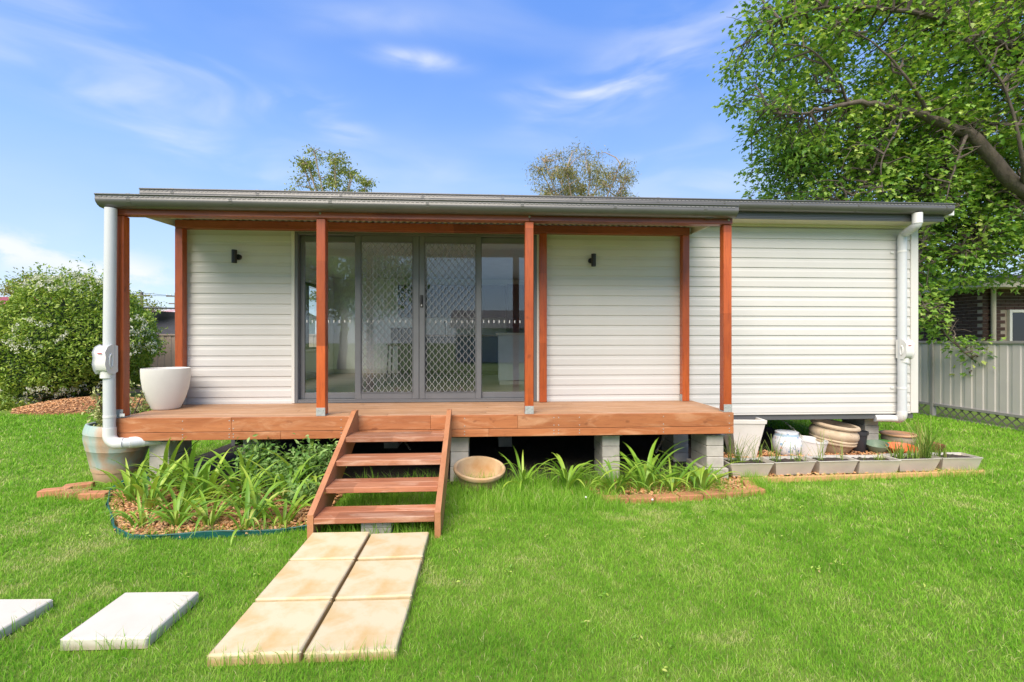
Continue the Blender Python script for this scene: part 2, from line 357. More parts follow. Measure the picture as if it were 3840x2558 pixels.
while z0 < 2.96:
    zt = min(z0+EXP+.008, 3.005)
    segs = []
    if z0+EXP < DECK or z0 > DZ1+.02: segs = [(HX0+.0, HX1-.085)]
    elif zt > DZ1+.03: segs = [(HX0, DX0-.042), (DX1+.042, HX1-.085)]
    else: segs = [(HX0, DX0-.042), (DX1+.042, HX1-.085)]
    for a, b in segs:
        p = [(.018, z0), (-.0125, z0), (-.0145, z0+.004), (-.0125, z0+.074), (-.007, z0+.092), (-.0035, zt), (.018, zt)]
        MB().extr(p, a, b).build('siding_board', m_siding, front_wall)
    z0 += EXP
B('corner_trim', m_trim, house, HX1-.082, HX1+.022, -.026, .0195, .545, 3.0, c=.005)
B('sill_trim', m_trim, house, HX0, HX1-.084, -.022, .018, .538, .558)
B('floor_bearer', m_fascia, house, 2.2, HX1-.03, .0, .07, .468, .535)
# other walls, floor, ceiling and roof
side_l = MB()
for b in ((HX0,HX0+.1,.102,.6,.56,3.02),(HX0,HX0+.1,4.85,HD,.56,3.02),(HX0,HX0+.1,.602,4.848,.56,1.32),(HX0,HX0+.1,.602,4.848,2.68,3.02)): side_l.box(*b)
m_inner = M('interior_paint', (.78,.78,.78), (.75,.75,.75), 2, .7)
side_l.build('left_wall', m_inner, house)
rgw = MB()
for b in ((HX1-.1, HX1, .102, .8, .56, 3.02), (HX1-.1, HX1, 4.2, HD, .56, 3.02), (HX1-.1, HX1, .8005, 4.1995, .56, 1.3), (HX1-.1, HX1, .8005, 4.1995, 2.8, 3.02)): rgw.box(*b)
rgw.build('right_wall', m_inner, house)
MB().box(HX1-.06, HX1-.055, .8, 4.2, 1.3, 2.8).build('side_pane', m_glass, house)  # unseen window added in the right wall to brighten the room
rw = MB()
for b in ((HX0+.102, 1.2, HD-.1, HD, .56, 3.02), (5.3, HX1-.102, HD-.1, HD, .56, 3.02), (1.2005, 5.2995, HD-.1, HD, .56, .80), (1.2005, 5.2995, HD-.1, HD, 2.85, 3.02)): rw.box(*b)
rw.build('rear_wall', m_inner, house)
rwf = frame(MB(), 1.2, 5.3, .8, 2.85, HD-.09, HD-.03, .05, .05, .05, .05).build('added_rear_window', m_black, house); MB().box(1.24, 5.26, HD-.062, HD-.058, .84, 2.81).build('pane', m_glass, rwf)  # unseen glazing added at the back to bring daylight inside
m_cfl = wood('indoor_floor', (.48,.40,.32), (.40,.33,.26), (.28,.22,.17), 'x', .45, .1)
floorp = MB().box(HX0+.102, HX1-.102, .102, HD-.102, .60, DECK-.005).build('floor', m_fascia, house)
for i in range(34):
    y = .105+i*.15
    B('floor_board', m_cfl, floorp, HX0+.104, HX1-.104, y, y+.147, DECK-.004, DECK+.01, c=.002)
MB().box(HX0+.102, 2.2, .102, HD-.102, 2.96, 3.015).box(2.2005, 5.2, .102, 1.0, 2.96, 3.015).box(2.2005, 5.2, 5.0, HD-.102, 2.96, 3.015).box(5.2005, HX1-.102, .102, HD-.102, 2.96, 3.015).build('ceiling', M('ceiling_paint', (.80,.80,.78), None, 2, .7), house)
B('skirting_board', m_trim, house, HX0+.11, 3.29, HD-.12, HD-.101, DECK+.012, DECK+.12)
B('skirting_board', m_trim, house, HX0+.101, HX0+.12, .2, HD-.13, DECK+.012, DECK+.12)
win = MB()  # left window, stretched wider out of view to let more daylight in
for b in ((HX0+.02,HX0+.09,.61,4.84,1.325,1.375),(HX0+.02,HX0+.09,.61,4.84,2.625,2.675),(HX0+.02,HX0+.09,.61,.66,1.376,2.624),(HX0+.02,HX0+.09,2.2,2.25,1.376,2.624),(HX0+.02,HX0+.09,4.79,4.84,1.376,2.624),(HX0+.025,HX0+.085,3.68,3.73,1.376,2.624)): win.cbox(*b)
winf = win.build('window', m_black, house)
arch = MB()
for b in ((HX0+.101,HX0+.118,.52,4.93,1.26,1.32),(HX0+.101,HX0+.118,.52,4.93,2.68,2.74),(HX0+.101,HX0+.118,.52,.60,1.321,2.679),(HX0+.101,HX0+.118,4.85,4.93,1.321,2.679)): arch.cbox(*b)
arch.build('architrave', m_trim, winf)
MB().box(HX0+.052, HX0+.056, .65, 4.8, 1.37, 2.63).build('pane', m_glass, winf)
skirt = MB(); skirt.box(HX0, HX1-1.6, HD-.06, HD, .0, .558); skirt.box(HX0, HX0+.05, 1.0, HD-.062, 0, .558); skirt.build('added_base_skirt', m_fascia, house)  # unseen skirting added to block light and keep the underfloor dark
# roof of the house
rf = MB(); rib = []
n = 0; x = HX0-.24
prof = []
while x < HX1+.10:
    prof += [(x, 0), (x+.12, 0), (x+.135, .028), (x+.165, .028), (x+.18, 0)]; x += .18
m_ = len(prof); ys = [-.36, 1.0, 5.0, HD+.3]
vs = [(px, y, 3.175+pz+(y+.36)*.0168) for y in ys for px, pz in prof]
rf.add(vs, [(r*m_+i, r*m_+i+1, (r+1)*m_+i+1, (r+1)*m_+i) for r in range(3) for i in range(m_-1) if not (r == 1 and 2.2 < prof[i][0] < 5.2)])
rfo = rf.build('roof', m_grey, house)
MB().box(2.15, 5.3, .95, 5.05, 3.275, 3.283).build('added_skylight', m_glass, house)  # unseen skylight, added over the roof opening to throw daylight indoors
MB().box(HX0-.2, HX1+.10, -.29, -.26, 3.02, 3.165).build('fascia', m_fascia, house)
for i in range(4):
    MB().box(HX0-.2, HX1+.10, -.296, -.2902, 3.036+i*.022, 3.046+i*.022).build('gutter_reflection_strip', m_fascia, house)  # raised strips shaped to imitate gutter lines reflected in the fascia
MB().box(HX0-.15, HX1+.07, -.258, .015, 3.021, 3.03).build('soffit', m_soffit, house)
MB().box(HX0, HX1+.02, -.03, .016, 2.992, 3.0205).build('soffit_mould', m_soffit, house)
B('barge_end', m_white, house, HX1+.105, HX1+.19, -.34, -.05, 3.085, 3.165)
MB().box(HX1+.10, HX1+.13, -.259, HD+.25, 3.03, 3.18).build('barge_board', m_fascia, house)
MB().box(HX0-.23, HX0-.20, -.259, HD+.25, 3.03, 3.18).build('barge_board', m_fascia, house)
def gutter(parent, x0, x1, yb, zt, h=.12, w=.125, straps=(), joints=()):
    """slotted quad gutter: shell swept along x; yb = back face, zt = top of the front bead"""
    yf = yb-w; z = zt-h
    outer = [(yb, z+.012), (yb-.02, z), (yb-w*.52, z+.002), (yb-w*.74, z+.016), (yf+.010, z+.042), (yf+.002, z+.068), (yf+.004, z+.072), (yf+.004, zt-.016)]
    bead = [(yf+.004+.008*math.cos(a)-.004, zt-.008+.008*math.sin(a)) for a in [R(q) for q in (-100,-150,160,110,60,10,-50)]]
    inner = [(yf+.012, zt-.018), (yf+.012, z+.06), (yf+.022, z+.03), (yb-w*.52, z+.012), (yb-.01, z+.014), (yb-.01, zt-.01), (yb, zt-.01)]
    g = MB().extr(outer+bead+inner, x0, x1).build('gutter', m_grey, parent, True, ang=50)
    MB().extr([(yb-.001, z+.013)]+[(a+ (.001), b+.001) for a, b in outer[1:-1]]+[(yf+.006, zt-.006), (yb-.001, zt-.012)], x0-.002, x0+.001).build('end_cap', m_grey, g)
    MB().extr([(yb-.001, z+.013)]+[(a+ (.001), b+.001) for a, b in outer[1:-1]]+[(yf+.006, zt-.006), (yb-.001, zt-.012)], x1-.001, x1+.002).build('end_cap', m_grey, g)
    s = MB(); x = x0+.03
    while x < x1-.05:
        s.box(x, x+.030, yf-.0005, yf+.0042, zt-.033, zt-.0265); x += .048
    tag(s.build('slot_row', m_gap, g), kind='stuff')
    for x in straps:
        p = [(a-.0018, b) for a, b in outer[3:]]+[(yf-.006, zt-.012), (yf-.004, zt+.002), (yf+.004, zt+.004), (yf+.003, zt-.02)]
        MB().extr(p+[(yf+.02, zt-.03), (yf+.03, z+.05)], x-.017, x+.017).build('gutter_clip', m_grey, g)
    return g
gutter(house, HX0-.25, HX1+.115, -.297, 3.215, straps=[HX0+.1+.93*i for i in range(7)])
for x in (2.9, 3.75, 4.6, 5.75):
    MB().extr([(-.30, 3.094), (-.365, 3.095), (-.392, 3.109), (-.4135, 3.138), (-.4225, 3.164), (-.4235, 3.195), (-.40, 3.19), (-.40,3.14), (-.30, 3.11)], x-.008, x+.008).build('gutter_joint', m_grey, house)
# ---- sliding door
def dX(u): return DX0 + (u-680.)/554.*(DX1-DX0)
door = MB(); frame(door, DX0, DX1, DECK+.003, DZ1, -.028, .10, .035, .035, .028, .034)
doorf = door.build('sliding_door', m_frame, house)
arch = MB()
for b in ((DX0-.04,DX0-.001,-.034,.015,DECK+.002,DZ1+.04),(DX1+.001,DX1+.04,-.034,.015,DECK+.002,DZ1+.04),(DX0-.0005,DX1+.0005,-.033,.015,DZ1+.001,DZ1+.039)): arch.cbox(*b, c=.004)
arch.build('door_trim', m_trim, doorf)
B('door_track', m_frame, doorf, DX0+.036, DX1-.036, -.027, .095, DECK+.0315, DECK+.045, c=.003)
ZB, ZT = DECK+.046, DZ1-.036
def glass_panel(x0, x1, y, label):
    fm = frame(MB(), x0, x1, ZB, ZT, y, y+.034, .052, .052, .075, .075).build('glass_door', m_frame, house)
    fm['label'] = label
    MB().box(x0+.051, x1-.051, y+.014, y+.020, ZB+.074, ZT-.074).build('pane', m_glass, fm)
    me = bpy.data.meshes.get('safety_marker') or MB().box(-.006, .006, 0, .0015, -.017, .017).mesh('safety_marker')
    x = x0+.075
    while x < x1-.06:
        piece('safety_marker', me, m_white, fm, (x, y+.011, 1.745)); x += .066
    return fm
glass_panel(DX0+.036, dX(824), .05, 'fixed glass panel at the left end of the door')
glass_panel(dX(815), dX(962), .01, 'sliding glass panel behind the left diamond grille')
glass_panel(dX(958), dX(1105), .052, 'sliding glass panel behind the right diamond grille')
glass_panel(dX(1095), DX1-.036, .012, 'glass panel at the right end of the door')
def security(u0, u1, m0, m1, label):
    x0, x1, a, b = dX(u0), dX(u1), dX(m0), dX(m1); y0, y1 = -.026, .006
    fm = frame(MB(), x0+.001, x1-.001, ZB, ZT, y0, y1, a-x0, x1-b, .085, .085).build('security_door', m_frame, house); fm['label'] = label
    bead = frame(MB(), a-.012, b+.012, ZB+.075, ZT-.075, y0-.005, y0-.0005, .009, .009, .009, .009).build('inner_bead', m_frame, fm)
    zb, zt = ZB+.084, ZT-.084; w = b-a; h = zt-zb; nx = 7.5; ny = 18.5
    cw, ch = w/nx, h/ny; g = MB()
    def strand(p, q):
        pts = []
        for i in range(6):
            t = i/5; e = t + .11*math.sin(2*math.pi*t)
            pts.append((p[0]+(q[0]-p[0])*e, p[1]+(q[1]-p[1])*t))
        wd = .0030; vs = []
        for i, (x, z) in enumerate(pts):
            i0, i1 = max(i-1, 0), min(i+1, 5); tx, tz = pts[i1][0]-pts[i0][0], pts[i1][1]-pts[i0][1]; L = math.hypot(tx, tz); nx_, nz_ = -tz/L*wd, tx/L*wd
            vs += [(x+nx_, -.014, z+nz_), (x-nx_, -.014, z-nz_), (x-nx_, -.008, z-nz_), (x+nx_, -.008, z+nz_)]
        g.add(vs, [(4*i+k, 4*i+(k+1) % 4, 4*i+4+(k+1) % 4, 4*i+4+k) for i in range(5) for k in range(4)])
    for j in range(int(ny*2)):
        zz0, zz1 = zb+j*ch/2, zb+(j+1)*ch/2
        for i in range(int(nx*2)):
            xa, xb = a+i*cw/2, a+(i+1)*cw/2
            if (i+j) % 2 == 0: strand((xa, zz0), (xb, zz1))
            else: strand((xb, zz0), (xa, zz1))
    g.build('diamond_grille', m_mesh, fm, True)
    return fm
s1_ = security(814, 960, 828.7, 944.5, 'left security screen door')
s2_ = security(960.4, 1104, 974, 1090, 'right security screen door with black lock')
lk = MB().cbox(dX(963), dX(969.5), -.040, -.0265, 1.92, 2.07, c=.004).build('lock_plate', m_black, s2_)
B('lock_handle', m_black, s2_, dX(964.5), dX(968), -.058, -.0405, 1.96, 2.05, c=.005)
B('lock_button', m_white, s2_, dX(965), dX(967), -.0425, -.0401, 1.932, 1.952, c=.001)
# ---- inside the room
def cabinet_front(parent, x0, x1, y, z0, z1, nd, mat):
    w = (x1-x0)/nd
    for i in range(nd): B('cupboard_door', mat, parent, x0+i*w+.003, x0+(i+1)*w-.003, y-.02, y-.001, z0, z1)
m_cab = M('dark_cabinet', (.06,.065,.075), None, 3, .4); m_cab2 = M('pale_cabinet', (.68,.72,.78), None, 3, .4)
m_top = M('stone_bench_top', (.36,.26,.18), (.25,.17,.12), 25, .3)
kb = thing('kitchen_bench', 'dark kitchen bench with brown stone top seen deep inside the room', 'bench', (-.6, 4.8, DECK+.01))
B('carcass', m_cab, kb, -1.9, .5, 4.55, 5.17, DECK+.1, 1.6); B('kickboard', m_black, kb, -1.88, .48, 4.6, 5.17, DECK+.011, DECK+.099); B('bench_top', m_top, kb, -1.92, .52, 4.52, 5.175, 1.601, 1.64)
cabinet_front(kb, -1.9, .5, 4.55, DECK+.12, 1.58, 4, m_cab)
MB().tube([(-.9,5.0,1.64),(-.9,5.0,1.9),(-.9,4.95,1.95),(-.9,4.85,1.95),(-.9,4.82,1.9)], .012, 8).build('tap', m_galv, kb, True)
oc = thing('overhead_cupboard', 'dark overhead kitchen cupboards on the rear wall inside', 'cupboard', (-.7, 5.0, 2.0))
B('carcass', m_cab, oc, -1.95, .5, 4.86, 5.18, 2.05, 2.78); cabinet_front(oc, -1.95, .5, 4.86, 2.06, 2.77, 5, m_cab)
pn = thing('pantry_cupboard', 'tall dark pantry cupboard at the right end of the kitchen bench', 'cupboard', (.85, 4.9, DECK+.01))
B('carcass', m_cab, pn, .53, 1.15, 4.6, 5.18, DECK+.012, 2.78); cabinet_front(pn, .53, 1.15, 4.6, DECK+.05, 2.77, 2, m_cab)
ib = thing('island_bench', 'pale blue grey island bench behind the right glass door panel', 'bench', (1.3, 2.4, DECK+.01))
B('side_panel', m_cab2, ib, .25, 2.6, 2.1, 2.12, DECK+.09, 1.60); B('carcass', m_cab2, ib, .26, 2.59, 2.121, 2.8, DECK+.09, 1.598); B('kickboard', m_trim, ib, .27, 2.58, 2.13, 2.78, DECK+.011, DECK+.088); B('bench_top', m_trim, ib, .2, 2.65, 2.05, 2.86, 1.601, 1.64)
ch = thing('bar_stool', 'dark bar stool standing inside behind the left glass door panel', 'stool', (-1.45, 2.3, DECK+.01))
for sx in (-.17, .17):
    for sy in (-.16, .16):
        MB().tube([(-1.45+sx*1.15, 2.3+sy*1.15, DECK+.011), (-1.45+sx, 2.3+sy, DECK+.68)], .013, 8).build('leg', m_black, ch, True)
B('seat', m_black, ch, -1.65, -1.25, 2.1, 2.5, DECK+.681, DECK+.72, c=.012)
B('backrest', m_black, ch, -1.65, -1.25, 2.47, 2.5, DECK+.78, DECK+1.0, c=.012)
for sx in (-.17, .17): B('back_post', m_black, ch, -1.45+sx-.012, -1.45+sx+.012, 2.475, 2.495, DECK+.721, DECK+.779)
# ---- wall lights
def wall_light(x, side, label):
    t = thing('wall_light', label, 'wall light', (x, -.015, 2.52), group='black wall lights')
    MB().lathe([(.034,0),(.034,.02),(.028,.026)], 24).build('base', m_black, t, True, local=True).rotation_euler = (math.pi/2, 0, 0)
    MB().lathe([(.026,-.075),(.030,-.078),(.030,.078),(.026,.078),(.026,.06)], 24, (side*.025, -.062, 0)).build('cylinder', m_black, t, True, local=True)
wall_light(-2.975, -1, 'black cylinder wall light on the boards left of the glass doors')
wall_light(1.355, 1, 'black cylinder wall light on the boards right of the glass doors')
# ================================================================== verandah
VX0, VX1, VY = -3.665, 2.67, -1.04
ver = thing('verandah', 'red timber verandah with posts, plank deck and corrugated roof along the house', 'verandah', (-.5, -.5, .5))
PX = (-3.625, -1.66, .474, 2.615)
post_lab = {0: 'post behind the left downpipe', 1: 'front post left of the steps', 2: 'front post right of the steps', 3: 'right front post'}
for i, x in enumerate(PX):
    p = B('post', m_post, ver, x-.045, x+.045, -1.02, -.93, DECK+.014, 2.748, c=.005); p['label'] = post_lab[i]
    s = MB().cbox(x-.0455, x+.0455, -1.0245, -1.0205, DECK+.001, DECK+.085, c=.001).cbox(x-.0455, x+.0455, -.9295, -.9255, DECK+.001, DECK+.085, c=.001).cbox(x-.0455, x+.0455, -1.02, -.93, DECK+.001, DECK+.012, c=.001)
    st = s.build('post_stirrup', m_galv, ver)
    if i in (1, 2, 3):
        b = MB().lathe([(.011,0),(.011,.004),(.007,.008)], 12).build('bolt', m_galv, ver, True, local=True)
        b.location = Vector((x, -1.0365, 2.795)) - LOC[ver.name]; b.rotation_euler = (math.pi/2, 0, 0)
    for dx in (-.025, .025):
        for dz in (.06,):
            q = MB().lathe([(.006,0),(.006,.003),(.003,.005)], 8).build('screw', m_galv, st, True, local=True)
            q.location = Vector((x+dx, -1.0245, DECK+dz)) - LOC[ver.name]; q.rotation_euler = (math.pi/2, 0, 0)
for x, lab in ((-3.62, 'rear post at the left corner of the house'), (.737, 'dark rear post beside the glass doors'), (2.558, 'rear post against the boards')):
    p = B('post', m_post, ver, x-.045, x+.045, -.115, -.028, DECK+.002, 2.842, c=.005); p['label'] = lab
    sx = 1 if x < 0 else -1
    if abs(x) > 1: B('post_stirrup', m_galv, ver, *sorted((x+sx*.0455, x+sx*.049)), -.105, -.04, DECK+.001, DECK+.085, c=.001)
BZ0, BZ1 = 2.75, 2.845
B('front_beam', m_beam, ver, -3.665, .474, -1.035, -.94, BZ0, BZ1, c=.005); B('front_beam', m_beam, ver, .4755, 2.662, -1.035, -.94, BZ0, BZ1, c=.005)
B('rear_beam', m_beam, ver, -3.665, 2.605, -.117, -.026, 2.844, 2.94, c=.005)
# corrugated sheets
def corr(x0, x1):
    n = int((x1-x0)/.076*10); xs = [x0+(x1-x0)*i/n for i in range(n+1)]
    def zz(x): return .0085*math.sin(2*math.pi*x/.076)
    ya, yb, za, zb = -1.125, -.02, 2.858, 2.962
    g = MB(); vs = []
    for t in (0, .0016):
        vs += [(x, ya, za+zz(x)+t) for x in xs] + [(x, yb, zb+zz(x)+t) for x in xs]
    m = n+1
    fs = [(i, i+1, m+i+1, m+i) for i in range(n)] + [(2*m+i, 3*m+i, 3*m+i+1, 2*m+i+1) for i in range(n)] + [(i, 2*m+i, 2*m+i+1, i+1) for i in range(n)] + [(m+i, m+i+1, 3*m+i+1, 3*m+i) for i in range(n)]
    return g.add(vs, fs)
for i in range(8):
    a = -3.70+i*.795; corr(a, min(a+.793, 2.66)).build('roof_sheet', m_roofin, ver, True)
for x0, x1 in ((-3.72, -3.702), (2.662, 2.675)): MB().extr([(-1.03, 2.84), (-1.03, 2.885), (-.02, 2.985), (-.02, 2.88)], x0, x1).build('barge_flashing', m_roofin, ver)
gutter(ver, -3.735, 2.655, -1.037, 2.922, h=.12, w=.13, straps=[-3.43+.955*i for i in range(7)])
B('gutter_saddle', m_grey, ver, 2.35, 2.42, -1.10, -1.038, 2.798, 2.8015, c=.001)
# deck
ny = 11; bw = .092
for i in range(ny):
    y = VY+.026 + i*.0945 - .0
    cuts = [VX0, VX0+random.uniform(1.6, 2.6), VX0+random.uniform(3.6, 4.8), VX1]
    if i == 0: cuts = [VX0, -1.0, VX1]
    for a, b in zip(cuts, cuts[1:]):
        B('deck_board', m_deck, ver, a+.0012, b-.0012, y, min(y+.0915, -.024), DECK-.024, DECK, c=.0025)
yf0, yf1 = VY, VY+.024
for a, b in ((VX0, -2.53), (-2.5285, -.55), (-.5485, .35), (.3515, VX1)): B('fascia_board', m_fasc, ver, a, b, yf0, yf1, .590, DECK-.002, c=.003)
for a, b in ((VX0, -2.05), (-2.0485, .05), (.0515, VX1)): B('fascia_board', m_fasc, ver, a, b, yf0+.001, yf1+.001, .508, .586, c=.003)
B('end_board', m_fasc, ver, VX1-.024, VX1-.001, yf1+.001, -.03, .59, DECK-.026); B('end_board', m_fasc, ver, VX0+.001, VX0+.024, yf1+.001, -.03, .59, DECK-.026)
scr = MB().lathe([(.0055,0),(.0055,.002),(.003,.004)], 8).mesh('deck_screw', True)
for x in (-3.0, -2.55, -2.51, -1.45, -.2, .73, .78, 1.0, 1.9, 2.62):
    for z in (.535, .565, .62, .70):
        o = piece('deck_screw', scr, m_galv, ver, (x, VY, z)); o.rotation_euler = (math.pi/2, 0, 0)
for x in np.arange(VX0+.1, VX1, .45): B('joist', m_pine, ver, x, x+.045, -1.0, -.05, DECK-.165, DECK-.026)
for y in (-.88, -.2): B('bearer', m_pine, ver, VX0+.06, VX1-.06, y, y+.09, .478, .568)
# ================================================================== steps
stp = thing('wooden_steps', 'open timber steps of four treads leading up to the deck', 'steps', (-.826, -1.7, 0))
sp = [(-1.043,.80),(-1.125,.80),(-2.30,.195),(-2.30,.0),(-2.10,.0),(-1.043,.545)]
for x0, x1 in ((-1.322,-1.277),(-.375,-.330)):
    MB().extr(sp, x0, x1).build('stringer', m_string, stp)
for i, (yf, zt) in enumerate(((-1.50,.610),(-1.772,.463),(-2.042,.316),(-2.298,.168))):
    t = B('tread', m_step, stp, -1.276, -.376, yf, yf+.128, zt-.045, zt, c=.004)
    B('tread', m_step, stp, -1.276, -.376, yf+.132, yf+.262, zt-.045, zt-.001, c=.004)
# ================================================================== downpipes
def arc(c, r, a0, a1, u, w, n=8):
    c, u, w = Vector(c), Vector(u), Vector(w)
    return [c + u*(r*math.cos(a0+(a1-a0)*i/n)) + w*(r*math.sin(a0+(a1-a0)*i/n)) for i in range(n+1)]
def rain_head(t, x, y, z0, z1, face, r):
    """leaf filter box on a downpipe: rounded hood and a deep scooped front"""
    h = z1-z0
    MB().tube([(x,y,z0-.07),(x,y,z0+.02)], [r+.007, r+.007], 20).build('collar', m_white, t, True)
    pr = [(0,0),(.0,h),(.05,h+.012),(.10,h-.01),(.125,h*.78),(.115,h*.55),(.125,h*.3),(.11,h*.07),(.09,-.012),(.04,-.015)]
    o = MB().extr([(y+.035-q*1.0, z0+z) for q, z in pr], x-.060, x+.060).build('filter_box', m_white, t, True, ang=60)
    bv = o.modifiers.new('bevel', 'BEVEL'); bv.width = .016; bv.segments = 3; bv.limit_method = 'ANGLE'; bv.angle_limit = R(50)
    sc = MB().tube([(x+face*.0605, y-.035+.02*math.cos(a), z0+h*.42+h*.28*math.sin(a)) for a in [R(q) for q in range(0, 361, 30)]], .009, 6, False).build('scoop_rim', m_white, o, True)
    B('red_badge', M('red_badge', (.5,.05,.03), None, 3, .4), o, x-.02, x+.02, y-.0945, y-.0925, z0+h*.72, z0+h*.76, c=.0005)
dl = thing('downpipe', 'white downpipe with leaf filter box at the left corner of the verandah', 'downpipe', (-3.62, -1.14, .5), group='white downpipes')
rp = .050; xl, yl = -3.648, -1.10
pts = [(xl+.012, yl, 2.795), (xl, yl, 1.60), (xl-.002, yl, 1.24), (xl, yl, .60)] + arc((xl+.085, yl+.0, .585), .085, math.pi, 1.5*math.pi, (1,0,0), (0,0,1), 8) + [(xl+.2, yl+.05, .497), (xl+.42, yl+.30, .49)]
MB().tube(pts, rp, 24).build('pipe', m_pipe, dl, True)
MB().tube([(xl,yl,.655),(xl,yl,.59)]+arc((xl+.085, yl, .585), .085, math.pi, 1.5*math.pi, (1,0,0), (0,0,1), 8)+[(xl+.12,yl+.012,.4995)], rp+.005, 24).build('elbow', m_white, dl, True)
MB().tube([(xl+.16,yl+.03,.499),(xl+.25,yl+.11,.496)], rp+.005, 24).build('socket', m_white, dl, True)
rain_head(dl, xl-.012, yl-.01, 1.21, 1.44, 1, .05)
for z in (.755,):
    MB().tube([(xl,yl,z),(xl,yl,z+.022)], rp+.003, 24).build('bracket', m_white, dl, True); B('strap_end', m_white, dl, xl+.052, xl+.10, VY-.006, VY-.001, z-.004, z+.026, c=.002)
dr = thing('downpipe', 'white downpipe with swan neck and filter box at the right corner of the house', 'downpipe', (5.48, -.08, .5), group='white downpipes')
xr, yr = 5.475, -.085
neck = [(5.415,-.36,3.10),(5.415,-.36,3.0)] + arc((5.415,-.31,2.985), .05, math.pi, 1.4*math.pi, (0,1,0), (0,0,1), 5) + arc((5.475,-.135,2.855), .05, .45*math.pi, 0, (0,1,0), (0,0,1), 5)
MB().tube(neck+[(xr,yr,2.78),(xr,yr,1.5),(xr,yr,.545)]+arc((xr,yr+.07,.54), .07, math.pi, 1.5*math.pi, (0,1,0), (0,0,1), 6)+[(xr-.02,yr+.16,.465)], .050, 22).build('pipe', m_pipe, dr, True)
MB().tube([neck[0], neck[1], (5.415,-.36,2.97)], .055, 22).build('socket', m_white, dr, True)
MB().tube([(xr,yr,.58),(xr,yr,.545)]+arc((xr,yr+.07,.54), .07, math.pi, 1.5*math.pi, (0,1,0), (0,0,1), 6), .055, 22).build('elbow', m_white, dr, True)
MB().tube([(xr,yr+.05,.47),(xr-.12,yr+.06,.478),(xr-.3,yr+.09,.475)], .045, 18).build('outlet', m_white, dr, True)
rain_head(dr, xr+.012, yr-.008, 1.29, 1.50, -1, .05)
for z in (2.66, .87):
    MB().tube([(xr,yr,z),(xr,yr,z+.024)], .0535, 22).build('bracket', m_white, dr, True); B('strap_end', m_white, dr, xr-.10, xr-.052, -.024, -.019, z-.002, z+.026, c=.002)
# ================================================================== piers
def pier(x, y, n, w=.19, d=.39, top=.476, label='', base=False, yaw=0):
    t = thing('block_pier', label, 'pier', (x, y, 0), (0, 0, yaw), group='concrete block piers')
    h = top/n
    for i in range(n):
        jx = random.uniform(-.004, .004); ww = w*(1.45 if base and i == 0 else 1); dd = d*(1.15 if base and i == 0 else 1)
        MB().cbox(-ww/2+jx, ww/2+jx, -dd/2, dd/2, i*h+.0015, (i+1)*h-.0015, c=.006).build('block', m_block, t, local=True)
    MB().box(-w/2-.02, w/2+.02, -d/2-.03, d/2+.02, top, top+.0018).build('cap', m_galv, t, local=True)
pier(-3.31, -.72, 3, label='concrete block pier behind the big teal glazed pot')
pier(-2.45, -.60, 3, label='concrete block pier in the shade behind the bushy weeds')
pier(-.26, -.70, 3, label='concrete block pier just right of the steps behind the clay bowl')
pier(1.38, -.70, 4, label='concrete block pier behind the middle of the right lily row')
pier(2.515, -.75, 4, label='concrete block pier under the right front corner of the deck', base=True)
pier(2.44, -.04, 4, top=.46, label='low dark block pier behind the hanging chain')
pier(.3, .9, 4, top=.55, label='block pier deep under the house'); pier(-1.3, .9, 4, top=.55, label='block pier in the dark beneath the house behind the steps')
pier(5.30, .40, 4, w=.20, d=.42, top=.46, label='concrete block pier on a wide footing under the right corner of the house', base=True)
t = thing('brick_prop', 'two stacked grey bricks propping the bottom step', 'bricks', (-.83, -2.17, 0))
for i in range(2): MB().cbox(-.115, .115, -.055, .055, i*.058, i*.058+.056, c=.004).build('brick', m_block, t, local=True)
# ---- tie-down chains
def chain(p, q, n, label):
    p, q = Vector(p), Vector(q); t = thing('tie_down_chain', label, 'chain', p, group='steel tie down chains')
    L = (q-p).length/n; d = (q-p).normalized()
    lk = MB().tube([(0, .010*math.cos(a), .020*math.sin(a)) for a in [R(x) for x in range(0, 361, 40)]], .0032, 6, False).mesh('chain_link', True)
    rot = d.to_track_quat('Z', 'Y')
    for i in range(n):
        o = link('link', lk, m_chain, t, d*(L*(i+.5))); rr = rot.to_matrix() @ Matrix.Rotation(math.pi/2*(i % 2), 3, 'Z'); o.rotation_euler = rr.to_euler(); o.scale = (1, 1, L/.031)
chain((-.98, -.55, .49), (-.80, -.75, .32), 8, 'steel chain hanging behind the top treads of the steps')
chain((2.25, -.35, .47), (1.98, -.62, .22), 10, 'steel chain hanging between the two right deck piers')
chain((4.02, .35, .50), (4.25, .1, .22), 10, 'steel chain with turnbuckle hanging behind the stone pot')
